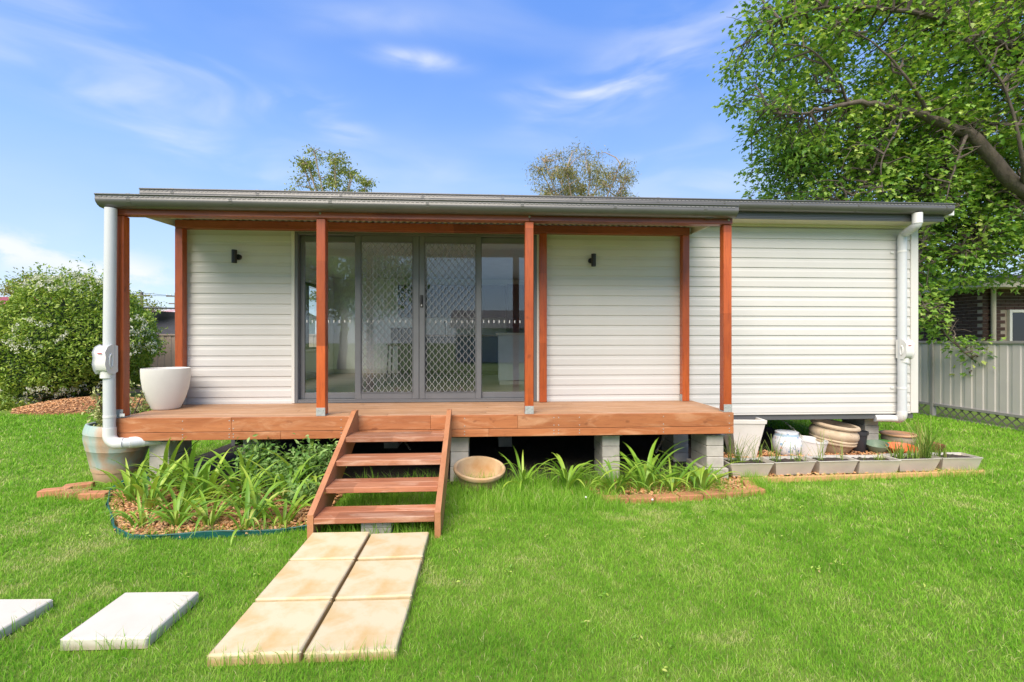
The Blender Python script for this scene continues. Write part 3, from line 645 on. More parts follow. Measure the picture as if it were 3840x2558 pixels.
# ================================================================== pavers
def slab(x0, x1, y0, y1, z, h, mat, label, group, tilt=(0,0), yaw=0):
    cx, cy = (x0+x1)/2, (y0+y1)/2; w, d = (x1-x0)/2, (y1-y0)/2
    mb = MB().cbox(-w, w, -d, d, -h, 0, c=.007)
    o = mb.build('paver', mat); o.location = (cx, cy, z); o.rotation_euler = (tilt[0], tilt[1], yaw)
    bv = o.modifiers.new('bevel', 'BEVEL'); bv.width = .003; bv.segments = 2; bv.limit_method = 'ANGLE'; bv.angle_limit = R(30)
    LOC[o.name] = Vector((cx, cy, z)); return tag(o, label, 'paver', group)
rows = [(-2.728,-2.315,'nearest the steps'), (-3.19,-2.738,'in the middle row'), (-3.645,-3.20,'in the row nearest the viewer')]
for r, (y0, y1, wh) in enumerate(rows):
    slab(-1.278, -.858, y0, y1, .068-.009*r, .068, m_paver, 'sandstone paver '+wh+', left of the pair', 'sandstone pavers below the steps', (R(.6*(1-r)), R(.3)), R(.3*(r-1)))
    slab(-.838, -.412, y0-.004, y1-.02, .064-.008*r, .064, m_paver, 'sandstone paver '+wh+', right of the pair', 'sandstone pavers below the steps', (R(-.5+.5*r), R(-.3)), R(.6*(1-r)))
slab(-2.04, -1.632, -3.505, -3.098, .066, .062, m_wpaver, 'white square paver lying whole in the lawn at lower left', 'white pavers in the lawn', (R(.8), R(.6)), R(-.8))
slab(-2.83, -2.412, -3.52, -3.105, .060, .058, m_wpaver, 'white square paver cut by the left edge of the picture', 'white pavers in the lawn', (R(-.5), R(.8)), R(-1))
# ================================================================== garden beds
BEDL = [(-3.62,-1.12),(-3.36,-1.48),(-3.08,-1.80),(-2.86,-2.07),(-2.66,-2.18),(-2.28,-2.20),(-1.85,-2.18),(-1.36,-2.08),(-1.36,-1.0),(-3.62,-.95)]
BEDR = [(1.10,-1.56),(1.68,-1.58),(2.12,-1.52),(2.62,-1.44),(2.72,-1.22),(2.6,-.98),(1.0,-.98)]
BEDT = [(2.66,-1.10),(4.1,-1.045),(5.62,-.98),(5.75,-.5),(6.0,.35),(3.0,.1),(2.7,-.4)]
def inpoly(px, py, poly):
    c = np.zeros(len(px), bool); n = len(poly)
    for i in range(n):
        (x0, y0), (x1, y1) = poly[i], poly[(i+1) % n]
        m = ((y0 > py) != (y1 > py)); t = x0 + (py-y0)*(x1-x0)/((y1-y0) if y1 != y0 else 1e-9); c ^= m & (px < t)
    return c
def bed(poly, z, nchip, label, cat, hf=None, base=True):
    if base: MB().add([(x, y, z) for x, y in poly], [tuple(range(len(poly)))]).build('mulch_bed', m_mulch)['kind'] = 'structure'
    xs, ys = np.array(poly).T; n = nchip*3
    px, py = RNG.uniform(xs.min(), xs.max(), n), RNG.uniform(ys.min(), ys.max(), n); k = inpoly(px, py, poly); px, py = px[k][:nchip], py[k][:nchip]; n = len(px)
    T = np.array([(-.5,-.22,-.08),(.5,-.15,-.08),(.45,.25,-.08),(-.4,.2,-.08),(-.5,-.22,.08),(.5,-.15,.08),(.45,.25,.08),(-.4,.2,.08)]); TF = np.array([(4,5,6,7),(0,1,5,4),(1,2,6,5),(2,3,7,6),(3,0,4,7)])
    V, F, rn = scatter(T, TF, np.stack([px, py, (hf(px, py) if hf else z)+RNG.uniform(.004,.03,n)], 1), rotmats(RNG.uniform(0,6.3,n), RNG.normal(0,.35,n), RNG.normal(0,.35,n)), RNG.uniform(.02,.052,n), RNG.uniform(0,1,n))
    c = link('bark_chips', np_mesh('bark_chips', V, F, rn), m_chips); tag(c, label, cat, kind='stuff')
m_chips = leafmat('bark_chip_mix', [(0,(.30,.12,.045)),(.4,(.60,.31,.14)),(.8,(.74,.46,.25)),(1,(.42,.23,.13))], .0, .8, .02)
bed(BEDL, .006, 5200, 'orange bark chips covering the bed left of the steps', 'mulch')
bed(BEDR, .006, 1300, 'bark chips under the lilies of the right bed', 'mulch')
bed(BEDT, .006, 3200, 'bark chips beneath the metal planters and pots', 'mulch')
ed = thing('garden_edging', 'dark green plastic edging around the bed left of the steps', 'edging', (-2.6, -1.9, 0))
path = BEDL[:8]; es = []
for (a, b) in zip(path, path[1:]):
    L = math.hypot(b[0]-a[0], b[1]-a[1]); m = max(2, int(L/.12))
    es += [(a[0]+(b[0]-a[0])*i/m, a[1]+(b[1]-a[1])*i/m) for i in range(m)]
es.append(path[-1])
g = MB(); vs = []
for i, (x, y) in enumerate(es):
    w = .012*math.sin(i*1.7); h = .042+.012*math.sin(i*.9+1)
    vs += [(x+w*.3, y-.012+w, 0), (x+w, y-.018+w, h), (x+w, y-.012+w, h), (x+w*.3, y-.006+w, 0)]
g.add(vs, [(4*i+k, 4*i+(k+1) % 4, 4*i+4+(k+1) % 4, 4*i+4+k) for i in range(len(es)-1) for k in range(4)])
g.build('strip', m_edge, ed, True)
MB().tube([(x, y-.013, .044+.012*math.sin(i*.9+1)) for i, (x, y) in enumerate(es)], .006, 6).build('top_bead', m_edge, ed, True)
e2 = thing('garden_edging', 'short curl of dark green edging beside the teal pot', 'edging', (-3.45, -.95, 0))
MB().tube([(-3.62,-1.12,.06),(-3.6,-.98,.10),(-3.5,-.86,.13),(-3.36,-.84,.12),(-3.2,-.9,.06)], .012, 6).build('top_bead', m_edge, e2, True)
vs = []; q = [(-3.62,-1.12,.06),(-3.6,-.98,.10),(-3.5,-.86,.13),(-3.36,-.84,.12),(-3.2,-.9,.06)]
MB().add([(x,y,0) for x,y,z in q]+[(x,y,z) for x,y,z in q]+[(x+.01,y+.01,0) for x,y,z in q]+[(x+.01,y+.01,z) for x,y,z in q], [(i,i+1,6+i,5+i) for i in range(4)]+[(10+i,11+i,16+i,15+i) for i in range(4)]).build('strip', m_edge, e2)
bme = MB().cbox(-.115,.115,-.055,.055,0,.066,c=.006).mesh('garden_brick')
def bricks(name, pts, label, z=0):
    t = thing(name, label, 'bricks', (pts[0][0], pts[0][1], 0))
    for (x, y, a) in pts: piece('brick', bme, m_brick_or, t, (x, y, z+random.uniform(-.012,.004)), (random.uniform(-.03,.03), random.uniform(-.03,.03), a+random.uniform(-.05,.05)))
bricks('brick_edging', [(1.22,-1.60,.0),(1.46,-1.605,.02),(1.70,-1.60,.05),(1.94,-1.57,.12),(2.18,-1.53,.15),(2.42,-1.49,.15),(2.63,-1.45,.2),(2.70,-1.30,1.2)], 'curved row of orange bricks edging the right lily bed', -.012)
bricks('brick_row', [(-4.15,-1.10,.3),(-3.92,-1.16,.2),(-3.70,-1.20,.05),(-3.46,-1.16,.1),(-4.08,-.92,.5),(-3.35,-.98,.25)], 'orange bricks lying in the grass at the foot of the teal pot', 0)
pb = MB().cbox(-1.42, 1.42, -.022, .022, 0, .058, c=.004).build('timber_edging', m_pine); pb.location = (4.145, -1.065, 0); pb.rotation_euler = (0, 0, R(2.6)); LOC[pb.name] = pb.location.copy()
tag(pb, 'long pale pine board edging the row of metal planters', 'board')
# ================================================================== pots
m_rpot = M('white_pot', (.76,.74,.69), (.70,.68,.63), 4, .6, .08, 90)
t = thing('round_pot', 'large white round pot standing on the left end of the deck', 'pot', (-3.575, -.40, DECK+.001))
MB().lathe([(.12,0),(.13,.004),(.14,.02),(.182,.12),(.214,.24),(.229,.36),(.232,.44),(.230,.458),(.222,.460),(.215,.452),(.213,.41),(.20,.30),(.17,.16),(.11,.06)], 48).build('body', m_rpot, t, True, local=True)
m_teal, nt, bs = newmat('teal_glaze')
col = ramp(nt, noise(nt, 3.2, 5, .6, .5, (1,1,.5)), [(.34,(.27,.40,.38)),(.46,(.38,.47,.44)),(.53,(.46,.40,.32)),(.68,(.50,.29,.17))])
tc = nt.nodes.new('ShaderNodeTexCoord'); sx_ = nt.nodes.new('ShaderNodeSeparateXYZ'); nt.links.new(tc.outputs['Object'], sx_.inputs[0])
mr = nt.nodes.new('ShaderNodeMapRange'); mr.inputs['From Min'].default_value = .17; mr.inputs['From Max'].default_value = .13; nt.links.new(sx_.outputs['Z'], mr.inputs[0])
col = mixrgb(nt, mr.outputs[0], col, (.56,.38,.25)); nt.links.new(col, bs.inputs['Base Color']); bs.inputs['Roughness'].default_value = .4
bump(nt, bs, noise(nt, 30), .15)
t = thing('glazed_pot', 'tall teal glazed pot with bare clay foot under the left downpipe', 'pot', (-4.0, -.56, .0), (R(-2), R(4), 0))
MB().lathe([(.17,0),(.18,.01),(.20,.10),(.21,.105),(.235,.20),(.268,.33),(.274,.335),(.278,.36),(.29,.40),(.293,.41),(.300,.45),(.302,.50),(.306,.505),(.304,.54),(.296,.575),(.29,.60),(.275,.605),(.262,.595),(.26,.50)], 48).build('body', m_teal, t, True, local=True)
MB().lathe([(.01,.52),(.262,.52),(.25,.53),(.01,.535)], 32).build('soil', m_soil, t, True, local=True)
m_clay = M('weathered_clay', (.60,.46,.29), (.46,.26,.11), 4, .9, .4, 70, spots=(9,.6,(.30,.20,.12)))
t = thing('clay_bowl', 'weathered clay bowl tilted in the grass right of the steps', 'bowl', (-.055, -1.07, .0), (R(11), R(3), 0))
MB().lathe([(.15,0),(.175,.004),(.185,.02),(.215,.12),(.232,.165),(.236,.17),(.258,.178),(.266,.195),(.264,.215),(.250,.224),(.232,.216),(.224,.19),(.205,.11),(.16,.055),(.05,.045)], 48).build('body', m_clay, t, True, local=True)
m_plant = M('cream_planter', (.74,.73,.69), (.66,.64,.59), 5, .6, .1, 60, spots=(16,.70,(.5,.46,.38)))
t = thing('square_planter', 'tall white tapered square planter beside the right end of the deck', 'planter', (3.36, .02, .0), (0, 0, R(-6)))
def taper(mb, b, tp, z0, z1, flip=False):
    (bx, by), (tx, ty) = b, tp; return mb.add([(-bx,-by,z0),(bx,-by,z0),(bx,by,z0),(-bx,by,z0),(-tx,-ty,z1),(tx,-ty,z1),(tx,ty,z1),(-tx,ty,z1)], [(0,1,5,4),(1,2,6,5),(2,3,7,6),(3,0,4,7)])
pl = MB(); taper(pl, (.125,.125), (.205,.205), 0, .455); pl.add([(-.125,-.125,0),(.125,-.125,0),(.125,.125,0),(-.125,.125,0)], [(3,2,1,0)]); taper(pl, (.215,.215), (.22,.22), .455, .50); taper(pl, (.205,.205), (.215,.215), .4551, .4552); taper(pl, (.22,.22), (.18,.18), .50, .502); taper(pl, (.165,.165), (.18,.18), .40, .502)
o = pl.build('body', m_plant, t, local=True)
MB().box(-.168,.168,-.168,.168,.395,.425).build('soil', m_mulch, t, local=True)
m_flor, nt, bs = newmat('floral_porcelain')
vo = nt.nodes.new('ShaderNodeTexVoronoi'); vo.inputs['Scale'].default_value = 17
tc = nt.nodes.new('ShaderNodeTexCoord'); nt.links.new(tc.outputs['Object'], vo.inputs['Vector'])
pet = ramp(nt, vo.outputs['Distance'], [(.26,(1,1,1)),(.34,(0,0,0))]); sep = nt.nodes.new('ShaderNodeSeparateColor'); nt.links.new(vo.outputs['Color'], sep.inputs[0])
pc = ramp(nt, sep.outputs[0], [(.0,(.68,.69,.71)),(.36,(.68,.42,.36)),(.58,(.30,.45,.62)),(.8,(.20,.30,.52))], 'CONSTANT')
col = mixrgb(nt, pet, (.70,.72,.75), pc); vine = ramp(nt, noise(nt, 16, 3, .5, 1.2), [(.47,(0,0,0)),(.5,(1,1,1)),(.53,(0,0,0))])
col = mixrgb(nt, vine, col, (.35,.45,.55))
sx_ = nt.nodes.new('ShaderNodeSeparateXYZ'); nt.links.new(tc.outputs['Object'], sx_.inputs[0])
bd = ramp(nt, sx_.outputs['Z'], [(.0,(0,0,0)),(.245,(0,0,0)),(.25,(1,1,1)),(.275,(1,1,1)),(.28,(0,0,0))]); col = mixrgb(nt, bd, col, (.33,.45,.55))
nt.links.new(col, bs.inputs['Base Color']); bs.inputs['Roughness'].default_value = .2
t = thing('floral_pot', 'blue and white floral porcelain pot turned upside down under the house', 'pot', (4.0, .06, .006))
MB().lathe([(.135,.0),(.14,.005),(.165,.06),(.178,.12),(.172,.18),(.15,.24),(.137,.275),(.139,.295),(.12,.30)], 40).build('body', m_flor, t, True, local=True)
t = thing('white_tub', 'plain white cylinder pot in front of the floral pot', 'pot', (4.27, -.02, .006), (R(3), R(4), 0))
MB().lathe([(.14,0),(.145,.004),(.172,.19),(.178,.192),(.178,.215),(.168,.215),(.162,.19),(.135,.02)], 40).build('body', m_white, t, True, local=True)
m_stone = M('stone_pot', (.56,.46,.33), (.42,.32,.21), 7, .9, .5, 60, spots=(16,.58,(.30,.24,.17)))
t = thing('stone_urn', 'large weathered sandy urn with ribbed bands leaning to the right', 'urn', (4.66, .13, .02), (R(5), R(6), 0))
MB().lathe([(.17,0),(.18,.01),(.235,.10),(.25,.125),(.268,.135),(.272,.15),(.264,.163),(.274,.172),(.277,.186),(.266,.20),(.278,.215),(.286,.25),(.278,.285),(.258,.312),(.25,.325),(.252,.335),(.275,.342),(.283,.36),(.275,.382),(.25,.386),(.232,.375),(.225,.34),(.235,.25),(.2,.1)], 48, wob=.006).build('body', m_stone, t, True, local=True)
m_bpl = M('black_plastic', (.035,.037,.045), None, 4, .45)
t = thing('plastic_pot', 'black plastic nursery pot behind the sandy urn', 'pot', (5.02, .10, .006))
MB().lathe([(.082,0),(.085,.004),(.105,.24),(.118,.242),(.120,.285),(.112,.287),(.102,.27),(.08,.03)], 32).build('body', m_bpl, t, True, local=True)
m_gpot = M('green_glaze', (.20,.27,.19), (.13,.19,.13), 6, .35); m_orange = M('orange_plastic', (.62,.15,.045), (.56,.13,.04), 3, .5); m_terra = M('terracotta', (.60,.34,.18), (.50,.30,.18), 7, .8, .2)
t = thing('green_pot', 'low dark green glazed pot beside the orange saucer', 'pot', (5.22, .02, .006), (R(10), R(-8), 0))
MB().lathe([(.07,0),(.075,.003),(.11,.08),(.125,.12),(.13,.14),(.12,.142),(.105,.11),(.06,.03)], 32).build('body', m_gpot, t, True, local=True)
t = thing('plant_saucer', 'bright orange plastic saucer among the pots', 'saucer', (5.45, -.10, .04), (R(8), R(-3), 0))
MB().lathe([(.12,0),(.125,.003),(.150,.065),(.166,.068),(.168,.085),(.158,.086),(.145,.07),(.115,.012)], 40).build('body', m_orange, t, True, local=True)
t = thing('terracotta_pot', 'squat glazed pot with an orange clay rim near the lawn', 'pot', (5.76, .28, .006))
MB().lathe([(.12,0),(.125,.003),(.185,.09),(.195,.14),(.185,.175),(.19,.182)], 40).build('body', M('olive_glaze', (.36,.30,.22), (.27,.22,.15), 5, .35), t, True, local=True)
MB().lathe([(.18,.183),(.205,.186),(.212,.20),(.205,.213),(.18,.212),(.17,.19)], 40).build('rim', m_terra, t, True, local=True)
t = thing('pot_lid', 'round green plastic lid leaning on the clay rimmed pot', 'lid', (5.47, .16, .07), (R(22), R(-10), 0))
MB().lathe([(.13,0),(.14,.004),(.14,.012),(.12,.018),(.02,.02)], 32).build('disc', M('green_plastic', (.12,.33,.08), None, 3, .4), t, True, local=True)
t = thing('rusty_dish', 'small rusty brown dish half hidden behind the tallest grass plant', 'dish', (6.12, .12, .012), (R(5), R(8), 0))
MB().lathe([(.07,0),(.075,.003),(.11,.085),(.115,.10),(.105,.10),(.07,.012)], 28).build('body', M('rust', (.26,.11,.05), (.16,.07,.035), 9, .8), t, True, local=True)
# ---- plants helper
def strip(L, w, pitch, bend, n=6, fold=.35, tip=.9):
    """one strap leaf in the x-z plane starting at the origin"""
    vs = []; x = z = 0; a = pitch; q = L/n
    for i in range(n+1):
        t = i/n; ww = w*(.55+1.1*t)*(1 if t < .35 else 1) if t < .4 else w*(1-((t-.4)/.6)**2.2)
        ww = max(ww, .0015)
        nx, nz = -math.sin(a), math.cos(a)
        vs += [(x+nx*ww*fold, ww, z+nz*ww*fold), (x, 0, z), (x+nx*ww*fold, -ww, z+nz*ww*fold)]
        x += math.cos(a)*q; z += math.sin(a)*q; a -= bend/n*(.4+1.2*t)
    fs = [(3*i+k, 3*i+k+1, 3*i+4+k, 3*i+3+k) for i in range(n) for k in (0,1)]
    return vs, fs
def attr_mesh(name, mb, r):
    me = mb.mesh(name, True, ang=180); at = me.attributes.new('rnd', 'FLOAT', 'POINT'); at.data.foreach_set('value', np.asarray(r, np.float32)); return me
m_lily = leafmat('lily_leaf', [(0,(.12,.28,.03)),(.45,(.25,.45,.045)),(.8,(.45,.60,.08)),(.97,(.60,.64,.18)),(1,(.55,.40,.18))], .35, .4, .10)
LILY = []
for i in range(20):
    L = random.uniform(.33, .54); vs, fs = strip(L, random.uniform(.013,.019), R(random.uniform(48,82)), R(random.uniform(40,165)), 8)
    c = random.choice([.05,.15,.25,.35,.45,.55,.65,.8]); mb = MB().add(vs, fs)
    LILY.append(attr_mesh('lily_leaf', mb, [min(1, max(0, c+.18*(j//3)/8+random.uniform(-.04,.04))) for j in range(len(vs))]))
DEAD = []
for i in range(4):
    vs, fs = strip(random.uniform(.3,.42), .009, R(random.uniform(15,40)), R(random.uniform(40,90)), 8)
    DEAD.append(attr_mesh('withered_leaf', MB().add(vs, fs), [1.0]*len(vs)))
def lily(x, y, n, s, label, z=.01):
    t = thing('lily_plant', label, 'plant', (x, y, z), group='strap leaved lily plants')
    n = int(n*1.7)
    for i in range(random.choice([1,2,2,3])):                       # withered leaves lying at the foot
        a = random.uniform(0, 6.28); link('leaf', random.choice(DEAD), m_lily, t, (.03*math.cos(a), .03*math.sin(a), .01), (random.uniform(-.2,.2), random.uniform(.1,.4), a), (s*random.uniform(.5,.8),)*3)
    for i in range(n):
        me = random.choice(LILY); a = 2*math.pi*i/n*2.4+random.uniform(-.5,.5); rr = random.uniform(0,.06)
        link('leaf', me, m_lily, t, (rr*math.cos(a), rr*math.sin(a), 0), (random.uniform(-.12,.12), random.uniform(-.22,.25), a), (s*random.uniform(.8,1.2),)*3)
LL = [(-3.26,-1.36,12,.95,'leftmost lily of the left bed, leaves spilling over the green edging'),(-2.98,-1.55,15,1.05,'lily near the left edging, second from the left corner'),
 (-2.73,-1.98,9,.7,'small lily at the front left corner of the bark bed'),(-2.45,-2.0,11,.8,'lily at the front of the bark bed, second from its left corner'),
 (-2.20,-2.0,12,.85,'lily at the middle of the bark bed front'),(-1.86,-2.1,10,.8,'pale yellowing lily hanging over the front edging'),(-1.87,-1.90,12,1.0,'lily behind the yellowing one at the bed front'),
 (-1.62,-2.0,10,.9,'lily at the front of the bed closest to the steps'),(-2.80,-1.27,16,1.15,'large lily at the back left of the left bed'),(-2.55,-1.45,16,1.1,'large lily in the centre of the left bed'),
 (-2.35,-1.18,15,1.15,'lily at the back centre of the left bed before the weeds'),(-1.82,-1.45,14,1.05,'lily beside the left stringer of the steps'),(-1.75,-1.12,14,1.25,'tall lily against the left stringer of the steps'),
 (-3.20,-1.0,13,1.1,'lily before the left block pier'),(-2.14,-1.62,13,1.0,'lily in the right middle of the left bed'),(-2.62,-1.72,12,.95,'lily in the left middle of the left bed')]
LR = [(.40,-1.16,10,1.05,'lily farthest left in the right bed, next to the clay bowl'),(.84,-1.24,14,1.15,'second lily from the clay bowl'),(1.28,-1.40,15,1.05,'third lily from the clay bowl with drooping pale leaves'),
 (1.62,-1.28,17,1.35,'tallest lily in the right bed'),(1.86,-1.36,12,1.05,'lily just right of the tallest one'),(2.15,-1.38,15,1.15,'lily at the right end of the bed before the corner pier')]
for a in LL: lily(*a)
for a in LR: lily(*a[:3], a[3]*.86, a[4])
# ---- tufts of reed grass in metal planters
m_reed = leafmat('reed_leaf', [(0,(.06,.15,.02)),(.5,(.18,.32,.04)),(1,(.42,.42,.14))], .35, .45, .08)
def blades(n, hmin, hmax, spread, base, wd, lean=.35):
    mb = MB(); r = []
    for i in range(n):
        vs, fs = strip(random.uniform(hmin, hmax), wd*random.uniform(.7,1.2), R(90)-abs(random.gauss(0, lean)), R(random.uniform(5, 70)), 5, .2)
        a = random.uniform(0, 6.28); ca, sa = math.cos(a), math.sin(a); ox, oy = random.uniform(-base[0], base[0]), random.uniform(-base[1], base[1])
        mb.add([(x*ca-y*sa+ox, x*sa+y*ca+oy, z) for x, y, z in vs], fs); c = random.random(); r += [min(1, c*.8+.3*(j//3)/5) for j in range(len(vs))]
    return mb, r
def tuft(name, label, loc, n, h0, h1, base, wd, cat='plant', group=None, mat=None, lean=.35):
    mb, r = blades(n, h0, h1, 0, base, wd, lean); o = link(name, attr_mesh(name, mb, r), mat or m_reed); o.location = loc; LOC[o.name] = Vector(loc); tag(o, label, cat, group); return o
m_tray = M('brushed_zinc', (.64,.60,.52), (.54,.50,.43), 3, .45, .1, 30, metal=.3, st=(1,6,1))
TR = [(2.888,-1.02,.235,.190,'first metal planter, tucked against the lily bed'),(3.393,-.985,.236,.20,'second metal planter from the lily bed'),(3.90,-.97,.228,.20,'third metal planter from the lily bed'),
      (4.376,-.985,.230,.215,'fourth metal planter with one small green tuft'),(4.88,-.94,.25,.208,'fifth metal planter holding the tallest pale grass'),(5.41,-.925,.228,.205,'last metal planter at the lawn end of the row, mostly bare soil')]
for i, (x, y, tw, bw_, lab) in enumerate(TR):
    t = thing('metal_planter', 'grey zinc tray: '+lab, 'planter', (x, y+.125, .03), (0, 0, R((-1,3,2,-2,1,-2)[i])), group='zinc planters in a row')
    p = MB(); taper(p, (bw_,.085), (tw,.125), 0, .145); p.add([(-bw_,-.085,0),(bw_,-.085,0),(bw_,.085,0),(-bw_,.085,0)], [(3,2,1,0)]); taper(p, (tw-.004,.121), (bw_-.004,.081), .1445, .004)
    p.build('tray', m_tray, t, local=True)
    rm = MB()
    for b in ((-tw-.006,tw+.006,-.131,-.121,.140,.150),(-tw-.006,tw+.006,.121,.131,.140,.150),(-tw-.006,-tw+.004,-.1205,.1205,.140,.150),(tw-.004,tw+.006,-.1205,.1205,.140,.150)): rm.cbox(*b, c=.002)
    rm.build('rim', m_tray, t, local=True)
    sl = MB(); nx_ = 14
    hts = [[.122+random.uniform(-.008,.014) for _ in range(6)] for _ in range(nx_)]
    sl.add([((-1+2*a/(nx_-1))*(bw_+(tw-bw_)*.82-.006), (-1+2*b/5)*.114, hts[a][b]) for a in range(nx_) for b in range(6)], [(a*6+b, a*6+6+b, a*6+7+b, a*6+b+1) for a in range(nx_-1) for b in range(5)])
    sl.build('soil', m_soil, t, local=True)
TF_ = [('reed_plant','dense dark reed clump in the first metal planter',(2.78,-.88,.11),70,.18,.42,(.07,.05),.0035),('reed_plant','loose reed blades at the right of the first metal planter',(3.02,-.88,.12),22,.1,.36,(.05,.05),.003),
 ('reed_plant','upright reed blades at the left of the second metal planter',(3.25,-.86,.12),26,.15,.38,(.05,.05),.003),('reed_plant','dry bent reed blades in the middle of the second metal planter',(3.52,-.86,.12),24,.08,.3,(.07,.05),.003),
 ('reed_plant','thin reed tuft at the left of the third metal planter',(3.78,-.85,.12),16,.15,.42,(.03,.03),.003),('reed_plant','single spindly reed at the right of the third metal planter',(4.02,-.85,.12),7,.2,.40,(.02,.03),.003),
 ('reed_plant','small bushy green tuft in the fourth metal planter',(4.46,-.87,.12),34,.06,.14,(.04,.04),.004),('reed_plant','wispy seedling tuft at the left of the fourth metal planter',(4.26,-.87,.12),12,.05,.14,(.05,.04),.003),
 ('reed_plant','pale grass clump at the left of the fifth metal planter',(4.74,-.83,.12),40,.12,.28,(.08,.05),.005),('reed_plant','pale grass clump in the middle of the fifth metal planter',(4.92,-.82,.12),36,.12,.26,(.06,.05),.005),
 ('reed_plant','tallest bright grass clump between the last two metal planters',(5.09,-.80,.12),80,.2,.55,(.06,.06),.005),('reed_plant','short pale grass at the left of the last metal planter',(5.27,-.80,.12),26,.1,.28,(.05,.05),.004)]
for nm, lab, loc, n, a, b, bs_, wd in TF_: tuft(nm, lab, loc, n, a, b, bs_, wd, group='reeds growing in the zinc planters')
# ---- leafy shrubs
def leaf_template(kind):
    if kind == 'oval': P = [(0,0),(.18,.3),(.2,.6),(0,1),(-.2,.6),(-.18,.3)]
    elif kind == 'oak': P = [(0,0),(.30,.26),(.16,.42),(.42,.62),(.19,.74),(0,1.05),(-.19,.74),(-.42,.62),(-.16,.42),(-.30,.26)]
    elif kind == 'long': P = [(0,0),(.09,.35),(.07,.7),(0,1),(-.07,.7),(-.09,.35)]
    elif kind == 'petal': P = [(.5,0),(.15,.15),(0,.5),(-.15,.15),(-.5,0),(-.15,-.15),(0,-.5),(.15,-.15)]
    V = [(0,.5,-.02)] + [(x, y, abs(x)*.45 - .25*(y-.4)**2) for x, y in P]; n = len(P)
    if kind == 'petal': V = [(0,0,0)] + [(x,y,.1) for x,y in P]
    return np.array(V, float), np.array([(0, 1+i, 1+(i+1) % n) for i in range(n)])
def leaves(name, pos, kind, smin, smax, mat, parent, droop=.5, rnd=None, spread=.7, dirs=None):
    n = len(pos); T, F = leaf_template(kind)
    m = rotmats(RNG.uniform(0, 6.283, n), RNG.normal(-droop, spread, n), RNG.normal(0, spread, n))
    if dirs is not None: m = rotmats(np.arctan2(-dirs[:,0], dirs[:,1])+RNG.normal(0,.35,n), np.arcsin(np.clip(dirs[:,2],-1,1))*.7-droop*.35+RNG.normal(0,.3,n), RNG.normal(0,.45,n))
    off = LOC[parent.name] if parent else Vector()
    V, F2, rn = scatter(T, F, pos-np.array(off), m, RNG.uniform(smin, smax, n), RNG.uniform(0,1,n) if rnd is None else rnd)
    return tag(link(name, np_mesh(name, V, F2, rn), mat, parent), kind='stuff' if parent is None else None)
m_weed = leafmat('weed_leaf', [(0,(.12,.27,.06)),(.5,(.24,.43,.11)),(1,(.40,.57,.20))], .35, .45, .08)
m_stem = M('green_stem', (.14,.18,.06), (.10,.13,.05), 9, .7); m_twig = M('twig_bark', (.17,.12,.085), (.09,.065,.05), 9, .9)
def weed(x, y, h, w, n, label):
    t = thing('leafy_weed', label, 'plant', (x, y, .01), group='bushy weeds behind the left lilies'); st = MB(); pts = []
    for i in range(n):
        a = random.uniform(0, 6.28); q = random.uniform(.2,1)*w; tip = Vector((x+q*math.cos(a), y+q*.6*math.sin(a), h*random.uniform(.5,1.05)))
        b = Vector((x+random.uniform(-.04,.04), y+random.uniform(-.04,.04), .01)); mid = (b+tip)/2+Vector((0,0,.06)); st.tube([b, mid, tip], [.005,.004,.002], 5)
        for k in range(40):
            u = random.uniform(.4,1.08); c = b.lerp(tip, u); pts.append((c.x+random.gauss(0,.045), c.y+random.gauss(0,.045), c.z+random.gauss(0,.03)+.02))
    st.build('stems', m_stem, t, True); leaves('leaves', np.array(pts), 'oval', .035, .075, m_weed, t, .2)
weed(-2.30, -1.02, .46, .30, 26, 'bushy weed with compound leaves under the deck edge'); weed(-1.70, -1.10, .46, .26, 24, 'bushy weed next to the left stringer of the steps'); weed(-2.0, -1.2, .30, .3, 16, 'low leafy weed among the lilies near the steps'); weed(-1.62, -1.55, .22, .2, 10, 'small low weed at the foot of the left stringer')
m_jade = leafmat('jade_leaf', [(0,(.16,.24,.06)),(.5,(.36,.42,.14)),(1,(.56,.52,.26))], .2, .4, .1)
t = thing('jade_plant', 'pale yellow green shrub growing from the teal pot', 'plant', (-4.0, -.56, .53)); st = MB(); pts = []
for i in range(26):
    a = random.uniform(0, 6.28); q = random.uniform(.1,.36); b = Vector((-4.0+.4*q*math.cos(a), -.56+.4*q*math.sin(a), .53)); tip = Vector((-4.0+q*math.cos(a), -.56+q*math.sin(a), .53+random.uniform(.15,.48)))
    if tip.x > -3.72: tip.z = max(tip.z, .80)
    st.tube([b, b.lerp(tip,.5)+Vector((random.gauss(0,.02),random.gauss(0,.02),.02)), tip], [.010,.007,.004], 6)
    for k in range(44): c = b.lerp(tip, random.uniform(.35,1.08)); pts.append((c.x+random.gauss(0,.03), c.y+random.gauss(0,.03), c.z+random.gauss(0,.03)))
st.build('stems', m_twig, t, True); leaves('leaves', np.array(pts), 'oval', .035, .065, m_jade, t, 0)
